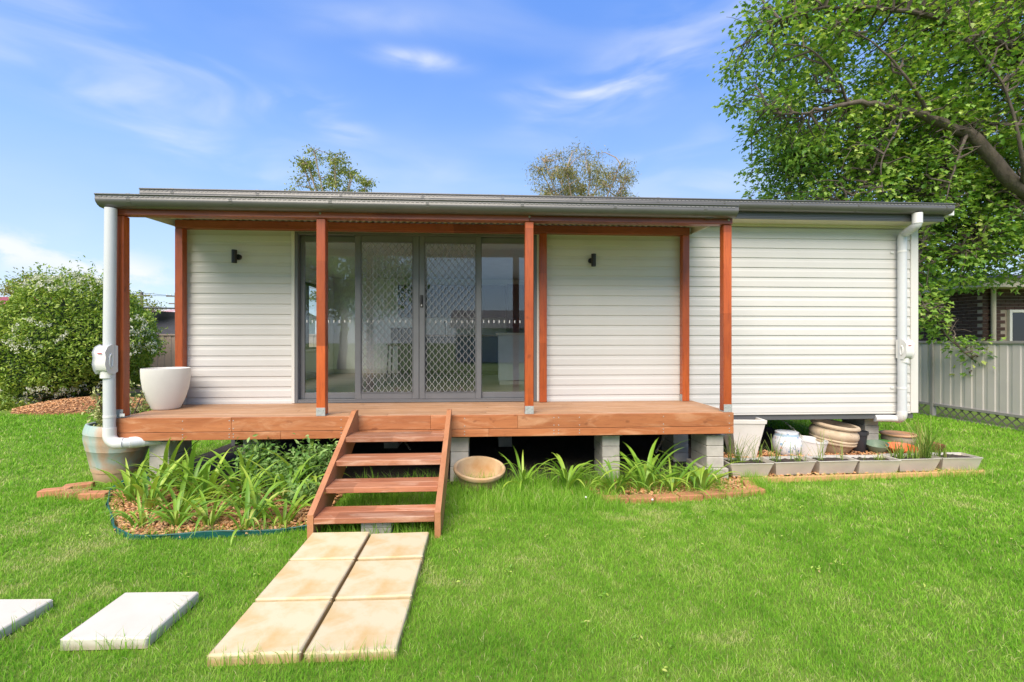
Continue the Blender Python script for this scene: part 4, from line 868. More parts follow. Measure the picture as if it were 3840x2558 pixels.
# ================================================================== fences
m_fence = M('fence_steel_grey', (.56,.52,.49), (.50,.465,.44), 2.5, .5); m_fpost = M('fence_post_grey', (.30,.285,.27), None, 3, .5)
m_fbrown = M('fence_steel_brown', (.34,.27,.22), (.28,.22,.18), 2.5, .55); m_lat = M('lattice_timber', (.20,.18,.16), (.145,.13,.115), 9, .85)
def rib_sheet(L, z0, z1, pitch, depth=.012):
    """trapezoid ribbed sheet, local x along the fence, y thickness"""
    pr = []; x = 0
    while x < L-.001:
        w = min(pitch, L-x); pr += [(x, 0), (x+w*.58, 0), (x+w*.66, depth), (x+w*.92, depth)]; x += w
    pr.append((L, 0)); n = len(pr)
    pts = pr + [(a, b+.002) for a, b in reversed(pr)]
    return MB().extr(pts, z0, z1, 'z')
def steel_fence(org, yaw, lens, top, z0, pitch, label, mats, lattice=0):
    t = thing('steel_fence', label, 'fence', org, (0,0,yaw)); x = 0
    for i, L in enumerate(lens):
        o = rib_sheet(L-.08, z0, top-.04, pitch).build('sheet', mats[0], t, local=True); o.location.x = x+.04
        for nm, a, b in (('top_rail', top-.045, top), ('bottom_rail', z0-.045, z0+.004)):
            q = MB().cbox(.03, L-.03, -.022, .042, a, b, c=.003).build(nm, mats[1], t, local=True); q.location.x = x
        if lattice:
            sl_h = z0-.05; nn = int((L-.1)/.15); lat = MB(); dx = sl_h*1.05
            for d, y in ((1, .004), (-1, .012)):
                me = MB().add([(0,0,0),(.030,0,0),(.030+d*dx,0,sl_h-.005),(d*dx,0,sl_h-.005),(0,.006,0),(.030,.006,0),(.030+d*dx,.006,sl_h-.005),(d*dx,.006,sl_h-.005)], [(0,1,2,3),(7,6,5,4),(0,4,5,1),(1,5,6,2),(2,6,7,3),(3,7,4,0)]).mesh('lattice_slat')
                for k in range(nn):
                    xx = .06+k*.15 + (dx if d < 0 else 0)
                    if xx > L-.09 and d < 0 or (d > 0 and xx+dx > L-.04): continue
                    q = link('lattice_slat', me, m_lat, t, (x+xx, y, .012))
            q = MB().cbox(.03, L-.03, -.004, .024, .0, .022, c=.002).build('lattice_rail', m_lat, t, local=True); q.location.x = x
        x += L
    x = 0
    for L in [0]+list(lens):
        x += L; q = MB().cbox(-.032, .032, -.03, .05, 0, top+.012, c=.004).build('fence_post', mats[1], t, local=True); q.location.x = x
steel_fence((8.93, 7.65, 0), -math.pi/2, [2.38]*5, 1.50, .26, .195, 'grey ribbed steel fence with diamond lattice along its foot at the right', (m_fence, m_fpost), 1)
steel_fence((-20.0, 8.1, 0), 0, [2.38]*12, 1.70, .06, .19, 'brown ribbed steel fence behind the big round shrub', (m_fbrown, m_fbrown))
# ================================================================== neighbours
m_brick, nt, bs = newmat('dark_brick'); col = ramp(nt, noise(nt, 20, 5), [(.3,(.075,.036,.026)),(.7,(.045,.023,.018))]); nt.links.new(objrand(nt, col, .3), bs.inputs['Base Color']); bs.inputs['Roughness'].default_value = .85
m_mortar = M('mortar', (.34,.29,.23), (.28,.24,.19), 20, .95); m_cream = M('cream_paint', (.62,.54,.42), None, 3, .6)
bh = thing('brick_house', 'dark brick house with cream eave behind the right fence', 'house', (13, 6, 0))
wf = MB().box(12.4, 16.5, 5.0, 5.2, 0, 2.80).build('wall', m_mortar, bh); ws = MB().box(12.4, 12.6, 5.202, 12, 0, 2.80).build('wall', m_mortar, bh)
bm1 = MB().cbox(0,.23,0,.014,0,.076,c=.003).mesh('brick'); bm2 = MB().cbox(0,.014,0,.23,0,.076,c=.003).mesh('brick')
for r in range(18):
    z = 1.25+r*.086
    for k in range(8):
        x = 12.4+k*.24+(r % 2)*.12-.12
        if x < 12.39: x = 12.386
        if x+.23 > 13.05 and 1.2 < z < 2.26 and x < 14.2: continue
        piece('brick', bm1, m_brick, wf, (x, 4.986, z))
    for k in range(8): piece('brick', bm2, m_brick, ws, (12.386, 5.003+k*.24+(r % 2)*.12, z))
wv = MB()
for b in ((13.05,13.12,4.93,5.0,1.2,2.28),(14.1,14.17,4.93,5.0,1.2,2.28),(13.12,14.1,4.93,5.0,2.21,2.28),(13.12,14.1,4.93,5.0,1.2,1.27),(13.58,13.63,4.94,4.99,1.27,2.21)): wv.cbox(*b)
wo_ = wv.build('window', m_trim, bh); MB().box(13.11,14.11,4.965,4.97,1.26,2.22).build('pane', glassmat('dark_glass', (.25,.28,.3)), wo_)
MB().box(11.75, 16.9, 4.45, 12.3, 2.805, 2.83).build('soffit', m_cream, bh); MB().box(11.7, 16.95, 4.40, 4.44, 2.78, 2.99).build('fascia', m_cream, bh); MB().box(11.7, 11.74, 4.441, 12.3, 2.78, 2.99).build('fascia', m_cream, bh)
MB().add([(11.6,4.3,2.98),(17.1,4.3,2.98),(17.1,12.4,2.98),(11.6,12.4,2.98),(14.3,7.6,3.6),(14.3,9.2,3.6)], [(0,1,4),(1,2,5,4),(2,3,5),(3,0,4,5)]).build('roof', M('brown_roof', (.09,.07,.06), None, 3, .8, spec=.2), bh)
MB().tube([(12.60,4.92,2.8),(12.60,4.92,0)], .05, 14).build('downpipe', m_cream, bh, True)
m_red = M('red_roof', (.36,.06,.06), (.28,.045,.045), 2, .5); m_lgrey = M('pale_wall', (.55,.54,.50), None, 2, .8)
def gable(name, label, x0, x1, y0, y1, eave, ridge, roofm, wallm, axis='x', posts=False):
    t = thing(name, label, 'house', ((x0+x1)/2, (y0+y1)/2, 0)); MB().box(x0, x1, y0, y1, 0, eave).build('wall', wallm, t)
    ym = (y0+y1)/2; o = .45
    MB().add([(x0-o,y0-o,eave-.1),(x1+o,y0-o,eave-.1),(x1+o,ym,ridge),(x0-o,ym,ridge),(x0-o,y1+o,eave-.1),(x1+o,y1+o,eave-.1)], [(0,1,2,3),(3,2,5,4)]).build('roof', roofm, t)
    MB().add([(x0,y0,eave+.001),(x0,y1,eave+.001),(x0,ym,ridge-.06),(x1,y0,eave+.001),(x1,y1,eave+.001),(x1,ym,ridge-.06)], [(0,1,2),(3,5,4)]).build('gable', wallm, t)
    MB().box(x0-o, x1+o, y0-o-.08, y0-o-.001, eave-.16, eave-.04).build('gutter', m_lgrey, t)
    return t
h = gable('neighbour_house', 'pale house with red metal roof at the far left edge', -34, -25.2, 19.5, 26, 3.25, 4.05, m_red, m_lgrey)
h = gable('neighbour_house', 'low house with faded red and pale roof showing above the black cloth', -16.5, -9.5, 15.0, 21, 2.75, 3.05, M('faded_roof', (.50,.24,.22), (.55,.50,.46), .7, .6, lo=.45, hi=.55), m_lgrey)
# black shade cloth on a frame
sc_ = thing('shade_cloth', 'black sagging shade cloth hung from a bar above the left fence', 'shade cloth', (-11, 11, 0)); m_cloth = M('black_cloth', (.022,.024,.032), (.035,.037,.048), 4, .75, .3, 12)
nx_, nz_ = 40, 14; vs = []
for i in range(nx_+1):
    for j in range(nz_+1):
        u, v = i/nx_, j/nz_; x = -13.4+4.6*u; vs.append((x, 11+.22*math.sin(math.pi*v)*(1+.3*math.sin(u*7))+.05*math.sin(u*25+v*4), 2.60-.04*math.sin(u*9)-.95*v - .12*math.sin(math.pi*u)*(1-v)+.03*math.sin(v*11+u*6)))
MB().add(vs, [(i*(nz_+1)+j, i*(nz_+1)+j+1, (i+1)*(nz_+1)+j+1, (i+1)*(nz_+1)+j) for i in range(nx_) for j in range(nz_)]).build('cloth', m_cloth, sc_, True)
MB().tube([(-13.5,10.98,2.68),(-8.7,10.98,2.60)], .028, 8).build('bar', m_black, sc_, True)
for x in (-13.4, -8.8): MB().tube([(x,11.0,0),(x,11.0,2.64)], .03, 8).build('pole', m_black, sc_, True)
m_polew = M('pole_wood', (.16,.14,.12), None, 3, .9)
def power_pole(x, y, h, label):
    t = thing('power_pole', label, 'pole', (x, y, 0), group='power poles on the horizon'); MB().tube([(x,y,0),(x,y,h)], [.22,.15], 8).build('mast', m_polew, t, True)
    B('crossarm', m_polew, t, x-1.1, x+1.1, y-.20, y-.17, h-.55, h-.38, c=.01); B('crossarm', m_polew, t, x-.8, x+.8, y-.20, y-.17, h-1.5, h-1.35, c=.01)
    for dx in (-1,-.5,.5,1): MB().lathe([(.05,0),(.08,.06),(.04,.15),(.06,.2)], 8, (x+dx, y-.185, h-.379)).build('insulator', m_white, t, True)
power_pole(-40.4, 51.7, 7.3, 'left power pole seen between the downpipe and the corner post'); power_pole(-40.2, 57.5, 7.8, 'right power pole next to the corner post of the house')
w = thing('power_line', 'thin wires strung between the far power poles', 'wire', (-40, 54, 6.9))
for dx in (-1, 1):
    MB().tube([(-40.4+dx+(-30)*a, 51.7-.185-.3*a*40, 7.12-3.0*a*(1-a)) for a in [i/8 for i in range(9)]], .022, 5, False).build('wire', m_black, w, True)
    MB().tube([(-40.4+dx+.2*a+28*max(0,a-.5)*2, 51.7-.185+5.8*min(1,a*2), 7.12+.5*min(1,a*2)-1.0*a*(1-a)) for a in [i/8 for i in range(9)]], .022, 5, False).build('wire', m_black, w, True)
# ================================================================== trees
m_bark = M('oak_bark', (.15,.12,.095), (.07,.055,.045), 10, .95, .9, 18, .03, st=(1,1,.35)); m_gumbark = M('gum_bark', (.42,.33,.25), (.25,.18,.13), 4, .8)
def curve(pts, n=6):
    """Catmull-Rom through the points"""
    P = [Vector(p) for p in pts]; P = [P[0]*2-P[1]]+P+[P[-1]*2-P[-2]]; out = []
    for i in range(1, len(P)-2):
        for k in range(n):
            t = k/n; a, b, c, d = P[i-1:i+3]; out.append(.5*((2*b)+(c-a)*t+(2*a-5*b+4*c-d)*t*t+(3*b-a-3*c+d)*t**3))
    out.append(P[-2]); return out
def in_ell(p, ells):
    return any(sum(((p[k]-c[k])/r[k])**2 for k in range(3)) < 1 for c, r in ells)
def tree(name, label, base, limbs, ells, ncl, per, crad, leaf, kind, mat, bark, droop=.6, reject=None, flat=.6, cat='tree', shell=.35, group=None, extra=(), twig=.012):
    t = thing(name, label, cat, base, group=group); lb = MB(); nodes = []
    for pts, r0, r1 in limbs:
        c = curve(pts); m = len(c); c = [q+Vector((random.gauss(0,1),random.gauss(0,1),random.gauss(0,1)))*.10*min(1,r0)*(0<i_<m-1) for i_, q in enumerate(c)]; lb.tube(c, [(1+random.uniform(-.07,.07))*r1*0+r1+(r0-r1)*(1-i/(m-1))**1.7 for i in range(m)], 9); nodes += c
    cl = []; tries = 0
    while len(cl) < ncl and tries < ncl*60:
        tries += 1; c, r = random.choices(ells, [q[1][0]*q[1][1]*q[1][2] for q in ells])[0]
        d = Vector((random.gauss(0,1), random.gauss(0,1), random.gauss(0,1))).normalized()*(random.random()**shell)
        p = Vector((c[0]+d.x*r[0], c[1]+d.y*r[1], c[2]+d.z*r[2]))
        if reject and reject(p): continue
        cl.append(p)
    cl += [Vector(p) for p in extra] + [Vector(pts[-1])+Vector(tuple(RNG.normal(0,.12,3))) for pts, _, _ in limbs for _k in range(2)]
    nd = np.array([tuple(q) for q in nodes]); pos = []; rn = []; dr = []; tw = MB()
    for p in cl:
        i = int(np.argmin(((nd-np.array(p))**2).sum(1)+ .8*np.maximum(0, nd[:,2]-p.z)**2)); q = nodes[i]
        mid = q.lerp(p, .55)+Vector((random.gauss(0,.12), random.gauss(0,.12), .12*(p-q).length+random.gauss(0,.08)))
        tw.tube([q, q.lerp(mid,.5)+Vector((random.gauss(0,.05),random.gauss(0,.05),random.gauss(0,.05))), mid, mid.lerp(p,.5)+Vector((0,0,.03)), p], [twig*1.8, twig*1.4, twig, twig*.7, twig*.4], 5)
        dirv = (p-q).normalized(); tone = random.uniform(-.22,.22)
        k = int(per*random.uniform(.6,1.4)); g = RNG.normal(0, 1, (k,3))*crad*np.array([1,1,flat]); u = RNG.uniform(-1.2,.6,(k,1))*crad*.9
        pos.append(np.array(p)+g+u*np.array(dirv)); gg = g+np.array(dirv)*crad*.5; dr.append(gg/np.linalg.norm(gg, axis=1)[:,None]); rn.append(np.clip(RNG.uniform(.1,.9,k)+tone, 0, 1))
        for _ in range(2):
            e = p+Vector(tuple(RNG.normal(0,crad*.8,3))); tw.tube([p.lerp(q,.08), p.lerp(e,.6)+Vector((0,0,.03)), e], [twig*.5,twig*.35,twig*.2], 4, False)
    pos = np.concatenate(pos); rn = np.concatenate(rn); dr = np.concatenate(dr)
    if reject:
        keep = np.array([not reject(Vector(p)) for p in pos]); pos, rn, dr = pos[keep], rn[keep], dr[keep]
    lb.build('trunk', bark, t, True); tag(tw.build('twigs', bark, t, True), kind='stuff')
    leaves('crown', pos, kind, *leaf, mat, t, droop, rn, dirs=dr if kind == 'oak' else None); return t
m_oak = leafmat('oak_leaf', [(0,(.075,.19,.03)),(.4,(.18,.36,.045)),(.75,(.36,.54,.09)),(1,(.58,.68,.20))], .48, .45, .07)
def limb_gap(p):                                # the big limb hangs clear of the leaves on its near side
    d = p.y+5.87; w, q = p.x/d, (p.z-1.5)/d; t = min(1, max(0, ((w-1.10)*.147+(q-.472)*-.126)/(.147**2+.126**2))); return math.hypot(w-1.10-.147*t, q-.472+.126*t) < .032
def oak_rej(p): return (p.x < 6.25 and p.z < 3.45) or (p.x < 5.9 and p.z < 3.6) or p.x < 4.55 or (p.x/(p.y+5.87) > 1.06 and .012 < (p.z-1.5)/(p.y+5.87) < .112) or p.z < .85 or (p.z < 2.3 and p.y > 4.6) or (p.x > 12.0 and p.y > 3.8 and p.z < 4.4) or (p.y < 2.1 and limb_gap(p))
TRK = (12.4, 2.0, 0)
limbs = [([TRK, (12.1,2.0,1.6), (11.3,1.9,3.0), (9.5,1.75,4.14), (8.4,1.75,5.1), (7.3,1.85,5.55), (6.4,1.9,5.64), (5.75,2.1,5.55), (5.2,2.3,5.7)], .245, .018), ([(8.4,1.75,5.1), (8.1,1.6,4.7), (7.9,1.6,4.1), (7.95,1.7,3.7)], .03, .008), ([(7.3,1.85,5.55), (7.1,1.7,5.2), (6.8,1.7,4.6), (6.9,1.8,4.1)], .028, .008), ([(7.8,1.8,5.4), (7.2,1.6,5.9), (6.6,1.6,6.5), (6.0,1.7,6.9)], .035, .008), ([(9.5,1.75,4.14), (9.0,1.4,4.6), (8.6,1.3,5.6), (8.0,1.3,6.4)], .05, .012),
         ([(12.1,2.0,1.6), (12.2,2.3,4.0), (11.3,2.6,6.2), (9.8,2.9,7.6), (8.2,3.0,8.3), (6.6,3.0,8.6)], .22, .03),
         ([(11.3,2.0,3.0), (10.9,3.0,4.4), (9.6,3.6,5.3), (8.2,3.9,5.6), (6.9,4.0,5.4)], .13, .03),
         ([(11.3,2.6,6.2), (10.2,2.2,6.7), (9.0,1.9,6.9), (7.6,1.8,7.2), (6.2,2.0,7.4), (5.3,2.2,7.3)], .11, .02),
         ([(7.6,2.2,5.72), (7.3,2.2,5.2), (7.0,2.2,4.5), (6.6,2.3,4.0)], .04, .012), ([(8.75,2.1,5.25), (8.5,2.3,4.2), (8.1,2.3,3.2), (7.95,2.2,2.4), (8.4,2.1,1.6), (9.1,2.1,1.0)], .05, .008),
         ([(6.7,2.3,5.8), (6.2,2.0,6.2), (5.6,1.9,6.6), (5.0,2.0,6.7)], .03, .01), ([(10.0,2.05,4.2), (9.9,2.4,3.8), (9.5,2.5,3.4), (9.0,2.4,3.2)], .06, .012)]
ells = [((9.2,3.1,7.0),(4.3,2.2,3.2)), ((8.7,3.1,4.9),(3.4,1.8,1.5)), ((9.3,3.1,3.4),(2.3,1.4,1.2)), ((10.3,3.0,3.35),(2.2,1.2,.8))]
drp = [(8.05+.13*i, 2.12+random.gauss(0,.06), 2.15-.13*i+.012*i*i*.2+random.gauss(0,.05)) for i in range(9)] + [(7.6+random.uniform(0,.8), 2.3+random.gauss(0,.2), 1.7+random.uniform(0,.9)) for i in range(12)]
tree('oak_tree', 'large leafy oak with lobed leaves overhanging the right end of the house', TRK, limbs, ells, 1750, 38, .15, (.068,.118), 'oak', m_oak, m_bark, .7, oak_rej, .7, extra=drp)
m_gum = leafmat('gum_leaf', [(0,(.15,.16,.045)),(.5,(.29,.28,.09)),(1,(.44,.40,.17))], .3, .5, .06); m_gum2 = leafmat('wattle_leaf', [(0,(.13,.18,.03)),(.5,(.26,.31,.06)),(1,(.40,.43,.12))], .3, .5, .05)
def radial(base, top, n, spread, r0):
    b, tp = Vector(base), Vector(top); out = [([b, b.lerp(tp,.35)+Vector((.15,0,0)), b.lerp(tp,.6)], r0, r0*.6)]; f = b.lerp(tp,.6)
    for i in range(n):
        a = 2*math.pi*i/n+random.uniform(-.3,.3); e = Vector((tp.x+spread*math.cos(a), tp.y+spread*.7*math.sin(a), tp.z-random.uniform(-.1,1.3)))
        out.append(([b.lerp(tp, random.uniform(.38,.6)), f.lerp(e,.5)+Vector((0,0,-.3)), e], r0*.45, .025))
    return out
tree('wattle_tree', 'small sparse yellow green tree rising behind the roof, left of centre', (-6.9,16.6,0), radial((-6.9,16.6,0),(-7.0,16.6,10.0),10,1.5,.09), [((-7.1,16.6,8.3),(2.0,1.3,2.1)),((-8.2,17,5.0),(2.4,1.2,1.8))], 150, 60, .17, (.09,.16), 'oval', m_gum2, m_gumbark, .2, None, .45, twig=.014)
tree('gum_tree', 'olive gum tree with bare branches rising behind the roof, right of centre', (4.6,16,0), radial((4.6,16,0),(4.7,16,10.0),12,2.1,.10), [((4.1,16,9.0),(2.0,1.5,1.8)),((5.6,16,8.4),(1.7,1.5,2.2)),((4.7,16,7.6),(2.7,1.7,2.2))], 165, 80, .20, (.10,.20), 'long', m_gum, m_gumbark, .6, None, .8, twig=.018)
tree('far_tree', 'dull green tree above the red roof at the left edge', (-28.5,26,0), radial((-28.5,26,0),(-28.5,26,5.2),6,1.4,.15), [((-28.5,26,4.6),(1.9,1.5,1.25))], 70, 50, .3, (.14,.24), 'oval', m_gum2, m_gumbark, .2)
tree('far_tree', 'pale bush rising behind the big round shrub, right of the downpipe', (-13.3,12.6,0), radial((-13.3,12.6,0),(-13.3,12.6,2.6),6,.6,.06), [((-13.35,12.6,2.5),(1.0,.8,.9))], 50, 50, .2, (.07,.13), 'oval', m_gum2, m_gumbark, .2)
tree('far_tree', 'bright yellow green bush above the black cloth', (-15.9,22.5,0), radial((-15.9,22.5,0),(-15.9,22.5,3.0),6,.6,.08), [((-15.9,22.5,3.0),(.95,.8,1.0))], 50, 60, .22, (.10,.2), 'long', m_lily, m_gumbark, .2)
# ---- big flowering shrub
m_shrub = leafmat('shrub_leaf', [(0,(.10,.19,.02)),(.5,(.24,.38,.04)),(1,(.48,.56,.11))], .35, .45, .09); m_blos = leafmat('blossom', [(0,(.62,.62,.50)),(1,(.80,.79,.70))], .3, .6, .04)
def bumpy(c, r, n, seed, jit):
    rg = np.random.default_rng(seed); d = rg.normal(0,1,(n,3)); d /= np.linalg.norm(d, axis=1)[:,None]
    k = np.random.default_rng(99).normal(0,1,(40,3)); k /= np.linalg.norm(k, axis=1)[:,None]; b = np.max(np.exp(-((1-d@k.T)/.045)), axis=1)
    f = 1 + .17*(b-.5) + jit(rg, n); p = np.array(c)+d*np.array(r)*f[:,None]; return p[p[:,2] > .12], d
sh = thing('flowering_shrub', 'big round green shrub dotted with white blossom at the left', 'shrub', (-9.75,5.9,0)); C_, R_ = (-9.90,5.95,1.42), (1.62,1.3,1.50)
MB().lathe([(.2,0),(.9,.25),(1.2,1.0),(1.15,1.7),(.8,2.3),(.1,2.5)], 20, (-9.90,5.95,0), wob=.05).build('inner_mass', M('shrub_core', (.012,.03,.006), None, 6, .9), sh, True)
p1, _ = bumpy(C_, R_, 42000, 5, lambda g, n: -np.abs(g.normal(0,.09,n))+.05); leaves('leaves', p1, 'oval', .05, .10, m_shrub, sh, -.2)
p2, _ = bumpy(C_, R_, 2400, 6, lambda g, n: g.uniform(.03,.10,n)); hole = np.array([math.sin(q[0]*3.1)+math.sin(q[2]*4.3+1)+math.sin(q[1]*3.7) for q in p2]); p2 = p2[hole > .0]
p2 = np.repeat(p2, 10, 0)+RNG.normal(0,.022,(len(p2)*10,3)); leaves('blossom', p2, 'oval', .038, .062, m_blos, sh, 0, spread=1.2)
sp_, dd = bumpy(C_, R_, 260, 8, lambda g, n: g.uniform(.0,.04,n)); sp_ = sp_[sp_[:,2] > 1.0]; sd = sp_-np.array(C_); sd /= np.linalg.norm(sd, axis=1)[:,None]; sd[:,2] += .5
q_ = np.concatenate([sp_+sd*u*RNG.uniform(.6,1.3,(len(sp_),1))+RNG.normal(0,.025,sp_.shape) for u in np.linspace(.02,.24,16)]); leaves('shoots', q_, 'oval', .05, .09, m_shrub, sh, -.3)
st = MB()
for i in range(7): a = i*.9; st.tube([(-9.75+.1*math.cos(a),5.9+.1*math.sin(a),0),(-9.75+.5*math.cos(a),5.9+.4*math.sin(a),.9)], [.05,.03], 7)
st.build('stems', m_twig, sh, True)
md = MB(); nr, na = 8, 30; vs = []
for i in range(nr+1):
    for j in range(na):
        q = i/nr; a = 2*math.pi*j/na; vs.append((-8.75+1.5*q*math.cos(a), 5.1+1.1*q*math.sin(a), .22*(1-q*q)+.02*math.sin(i*3+j*2)*(1-q)-.02))
md.add(vs, [(i*na+j, i*na+(j+1) % na, (i+1)*na+(j+1) % na, (i+1)*na+j) for i in range(nr) for j in range(na)])
mdo = md.build('mulch_mound', m_mulch, None, True); mdo['kind'] = 'structure'
bed([(-8.75+1.45*math.cos(a*.5236), 5.1+1.05*math.sin(a*.5236)) for a in range(12)], .0, 3500, 'bark chips on the mound under the round shrub', 'mulch', lambda x, y: .22*(1-np.clip(((x+8.75)/1.5)**2+((y-5.1)/1.1)**2, 0, 1)), False)
p3 = np.stack([RNG.normal(-11.1,.5,2500), RNG.normal(4.9,.25,2500), np.abs(RNG.normal(.1,.14,2500))], 1)
gc = thing('ground_cover', 'low leafy ground cover left of the round shrub', 'plant', (-11.1,4.9,0)); leaves('leaves', p3, 'oval', .05, .11, m_shrub, gc, 0)
# ---- behind the photographer (mirrored in the door glass)
gable('rear_house', 'low tiled house across the yard, mirrored in the glass doors', -2, 14, -34, -27, 2.5, 3.9, M('roof_tile', (.22,.19,.17), (.16,.14,.13), 3, .8), m_lgrey)
tree('yard_tree', 'broad dark tree standing behind the viewer, mirrored in the doors', (-7.5,-19,0), radial((-7.5,-19,0),(-7.5,-19,7),8,2.4,.25), [((-7.5,-19,6),(4.2,3,3.6))], 260, 34, .5, (.2,.34), 'oval', m_oak, m_bark, .4, twig=.02)
# ================================================================== grass
m_grass = leafmat('grass_blade', [(0,(.115,.29,.022)),(.35,(.20,.45,.034)),(.7,(.30,.55,.06)),(.9,(.46,.60,.15)),(1,(.64,.58,.32))], .4, .6, .02)
CX, CY = 0., -5.87
def wedge(n, d0, d1, half=1.02):
    d = np.sqrt(RNG.uniform(d0*d0, d1*d1, n)); a = RNG.uniform(-half, half, n)+.06; return CX+d*np.sin(a), CY+d*np.cos(a)
SLABS = [(-1.285,-.405,-3.655,-2.30,.0),(-2.05,-1.625,-3.515,-3.09,.0),(-2.84,-2.405,-3.53,-3.095,.0)]
def lawn_ok(x, y):
    ok = np.ones(len(x), bool)
    for a, b, c, d, e in SLABS: ok &= ~((x > a) & (x < b) & (y > c) & (y < d))
    for p in (BEDL, BEDR, BEDT): ok &= ~inpoly(x, y, p)
    ok &= ~((x > -3.7) & (x < 2.8) & (y > -.85) & (y < 5.2)); ok &= ~((x > 2.7) & (x < 4.9) & (y > -.3) & (y < 5.2)); ok &= ~((x > -3.6) & (x < 4.6) & (y > .2) & (y < 5.3))
    ok &= y < 8.0; ok &= x < 8.9; ok &= ~(((x+9)/1.45)**2+((y-5.1)/1.0)**2 < 1)
    ok &= ~((x+4.0)**2+(y+.56)**2 < .04); ok &= ~((x+.03)**2+(y+1.05)**2 < .03)
    return ok
V_, F_, R_n = [], [], []; base = 0
def add_blades(x, y, h, w, lean, tone, z=0.):
    global base
    n = len(x); a = RNG.uniform(0, 6.283, n); ca, sa = np.cos(a), np.sin(a); b = RNG.uniform(0, 6.283, n); l = h*np.abs(RNG.normal(0, lean, n))
    px, py = -sa*w/2, ca*w/2; lx, ly = np.cos(b)*l, np.sin(b)*l; z0 = np.zeros(n)+z
    v = np.stack([np.stack([x-px, y-py, z0-.004], 1), np.stack([x+px, y+py, z0-.004], 1), np.stack([x+px*.8+lx*.35, y+py*.8+ly*.35, z0+h*.58], 1), np.stack([x-px*.8+lx*.35, y-py*.8+ly*.35, z0+h*.58], 1), np.stack([x+lx, y+ly, z0+h*.96], 1)], 1)
    V_.append(v.reshape(-1, 3)); i = (np.arange(n)*5+base)[:, None]
    F_.append(np.concatenate([i+np.array([[0,1,2]]), i+np.array([[0,2,3]]), i+np.array([[3,2,4]])])); base += n*5
    r = np.clip(tone+RNG.normal(0,.14,n), 0, .97); r[RNG.random(n) < .03] = 1.0
    R_n.append((r[:, None]+np.array([[-.12,-.12,0,0,.08]])).ravel())
LAT = RNG.random((256, 256))
def vnoise(x, y, s):
    u, v = x/s+100, y/s+100; i, j = np.floor(u).astype(int), np.floor(v).astype(int); a, b = u-i, v-j; a, b = a*a*(3-2*a), b*b*(3-2*b)
    g = lambda p, q: LAT[p % 256, q % 256]
    return (g(i,j)*(1-a)+g(i+1,j)*a)*(1-b)+(g(i,j+1)*(1-a)+g(i+1,j+1)*a)*b
def patch(x, y):
    t = .54+.30*(vnoise(x, y, 1.3)-.5)+.36*(vnoise(x, y, .33)-.5)+.40*(vnoise(x, y, .085)-.5)
    dry = vnoise(x+40, y+9, .55)*.55+vnoise(x+7, y+21, .12)*.45
    return np.where(dry > .66, t+.30*(np.minimum(dry, .82)-.66)/.16, t)
for d0, d1, dens, h0, h1, wd in ((1.2,3.0,17000,.016,.036,.0027),(3.0,4.6,11000,.017,.037,.0036),(4.6,7.0,5200,.02,.040,.0055),(7.0,10.0,2000,.024,.048,.0080),(10.0,14.5,1000,.03,.06,.012)):
    n = int(dens*1.02*(d1*d1-d0*d0)); x, y = wedge(n, d0, d1); k = lawn_ok(x, y); x, y = x[k], y[k]; n = len(x)
    t = patch(x, y); add_blades(x, y, RNG.uniform(h0, h1, n)*np.clip(1.25-.5*t, .55, 1.3), wd*RNG.uniform(.7,1.2,n), .75, t)
g = link('grass', np_mesh('grass', np.concatenate(V_), np.concatenate(F_), np.concatenate(R_n)), m_grass); tag(g, 'short bright green mown lawn grass', 'grass', kind='stuff')
# ---- longer grass round beds, pavers and under the steps
V_, F_, R_n = [], [], []; base = 0
def fringe(n, x0, x1, y0, y1, h0, h1, w=.0045, lean=.6, tone=.55):
    x, y = RNG.uniform(x0, x1, n), RNG.uniform(y0, y1, n); k = np.ones(n, bool)
    for a, b, c, d, e in SLABS: k &= ~((x > a) & (x < b) & (y > c) & (y < d))
    x, y = x[k], y[k]; n = len(x); add_blades(x, y, RNG.uniform(h0, h1, n), w*RNG.uniform(.6,1.2,n), lean, np.full(n, tone))
def line(n, p, q, sp, h0, h1, w=.004, lean=.6, tone=.6):
    t = RNG.random(n); x = p[0]+(q[0]-p[0])*t+RNG.normal(0,sp,n); y = p[1]+(q[1]-p[1])*t+RNG.normal(0,sp,n); add_blades(x, y, RNG.uniform(h0,h1,n), w*RNG.uniform(.6,1.2,n), lean, np.full(n, tone))
fringe(2600, -1.26, -.39, -2.28, -.9, .05, .19, tone=.5); fringe(500, -.33, .45, -1.5, -.85, .06, .20); fringe(5200, -.30, 1.25, -1.85, -1.0, .05, .15, tone=.6); fringe(1500, .4, 2.5, -1.30, -.95, .08, .24, tone=.55); fringe(700, 1.1, 2.6, -1.55, -1.2, .05, .14, tone=.6)
line(900, (1.1,-1.68), (2.7,-1.52), .04, .04, .10); line(700, (2.75,-1.45), (2.85,-1.1), .06, .06, .16); line(800, (2.7,-1.16), (5.6,-1.03), .03, .04, .12, tone=.65); line(420, (5.0,-1.06), (5.65,-1.0), .04, .06, .13, tone=.8); fringe(600, 5.6, 6.4, -.9, .4, .04, .11)
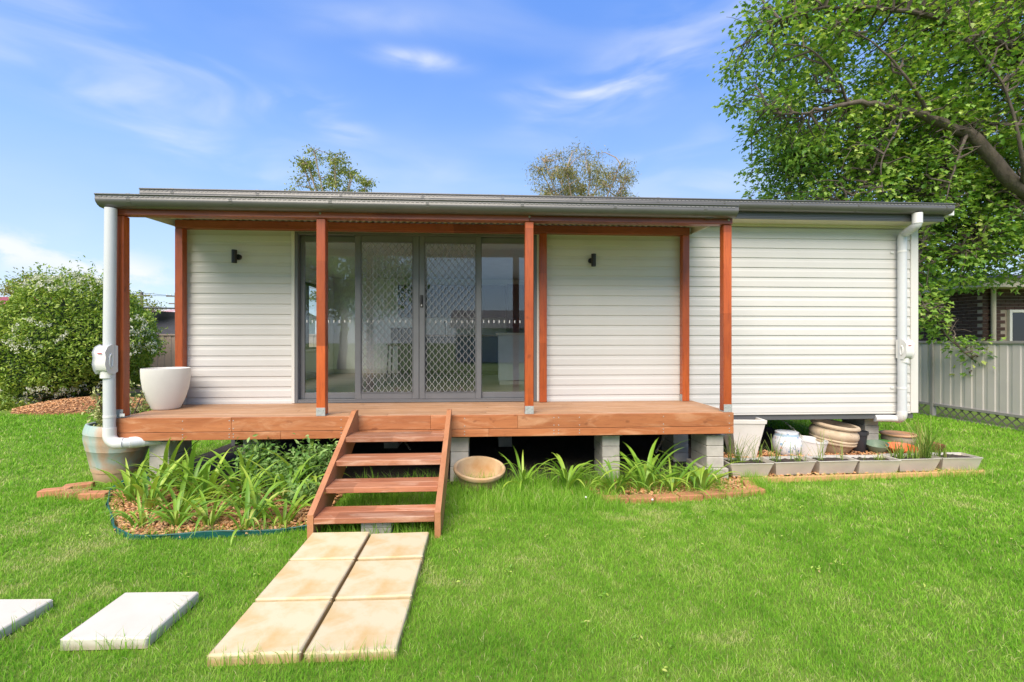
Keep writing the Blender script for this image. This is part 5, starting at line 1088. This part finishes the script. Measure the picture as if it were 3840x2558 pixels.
line(420, (-2.66,-2.21), (-1.36,-2.10), .03, .04, .11); line(300, (-3.62,-1.14), (-2.7,-2.2), .03, .04, .10); line(140, (-4.0,-1.25), (-3.8,-1.2), .05, .06, .15, tone=.85); fringe(500, -4.5, -3.6, -1.4, -.9, .04, .10)
for (n, p, q) in ((170,(-1.28,-3.66),(-.41,-3.66)),(60,(-2.04,-3.52),(-1.63,-3.52)),(40,(-1.62,-3.5),(-1.62,-3.1)),(50,(-.40,-3.6),(-.40,-2.4)),(30,(-2.41,-3.5),(-2.41,-3.1)),(60,(-1.28,-2.29),(-.4,-2.30)),(50,(-2.9,-3.54),(-2.4,-3.54))): line(n, p, q, .012, .05, .12, .0035, .55, .62)
g = link('long_grass', np_mesh('long_grass', np.concatenate(V_), np.concatenate(F_), np.concatenate(R_n)), m_grass); tag(g, 'longer untrimmed grass along the beds, steps and paver edges', 'grass', kind='stuff')
# ---- flat broadleaf weeds scattered through the lawn
x, y = wedge(230, 2.0, 8.5); k = lawn_ok(x, y); x, y = x[k], y[k]; n = len(x); a = RNG.uniform(0, 6.283, (n, 9)); r = RNG.uniform(.01, .045, (n, 1))
wp = np.stack([(x[:,None]+r*np.cos(a)).ravel(), (y[:,None]+r*np.sin(a)).ravel(), RNG.uniform(.018,.034,n*9)], 1); leaves('lawn_weeds', wp, 'oval', .012, .030, m_lily, None, 0, spread=.35)
tag(bpy.data.objects['lawn_weeds'], 'small flat broadleaf weeds scattered through the lawn', 'weeds', kind='stuff')
# ---- dandelions
m_dand = M('dandelion_fluff', (.70,.70,.66), None, 9, .9)
for x, y, lab in ((.93,-1.62,'white dandelion head left of the brick edging'),(1.52,-1.72,'small white clover head in front of the bricks')):
    t = thing('dandelion', lab, 'flower', (x, y, 0)); MB().tube([(x,y,0),(x+.01,y,.045)], .0018, 5).build('stem', m_stem, t); MB().lathe([(.002,0),(.008,.004),(.011,.011),(.008,.018),(.002,.022)], 10, (x+.01,y,.045)).build('head', m_dand, t, True)
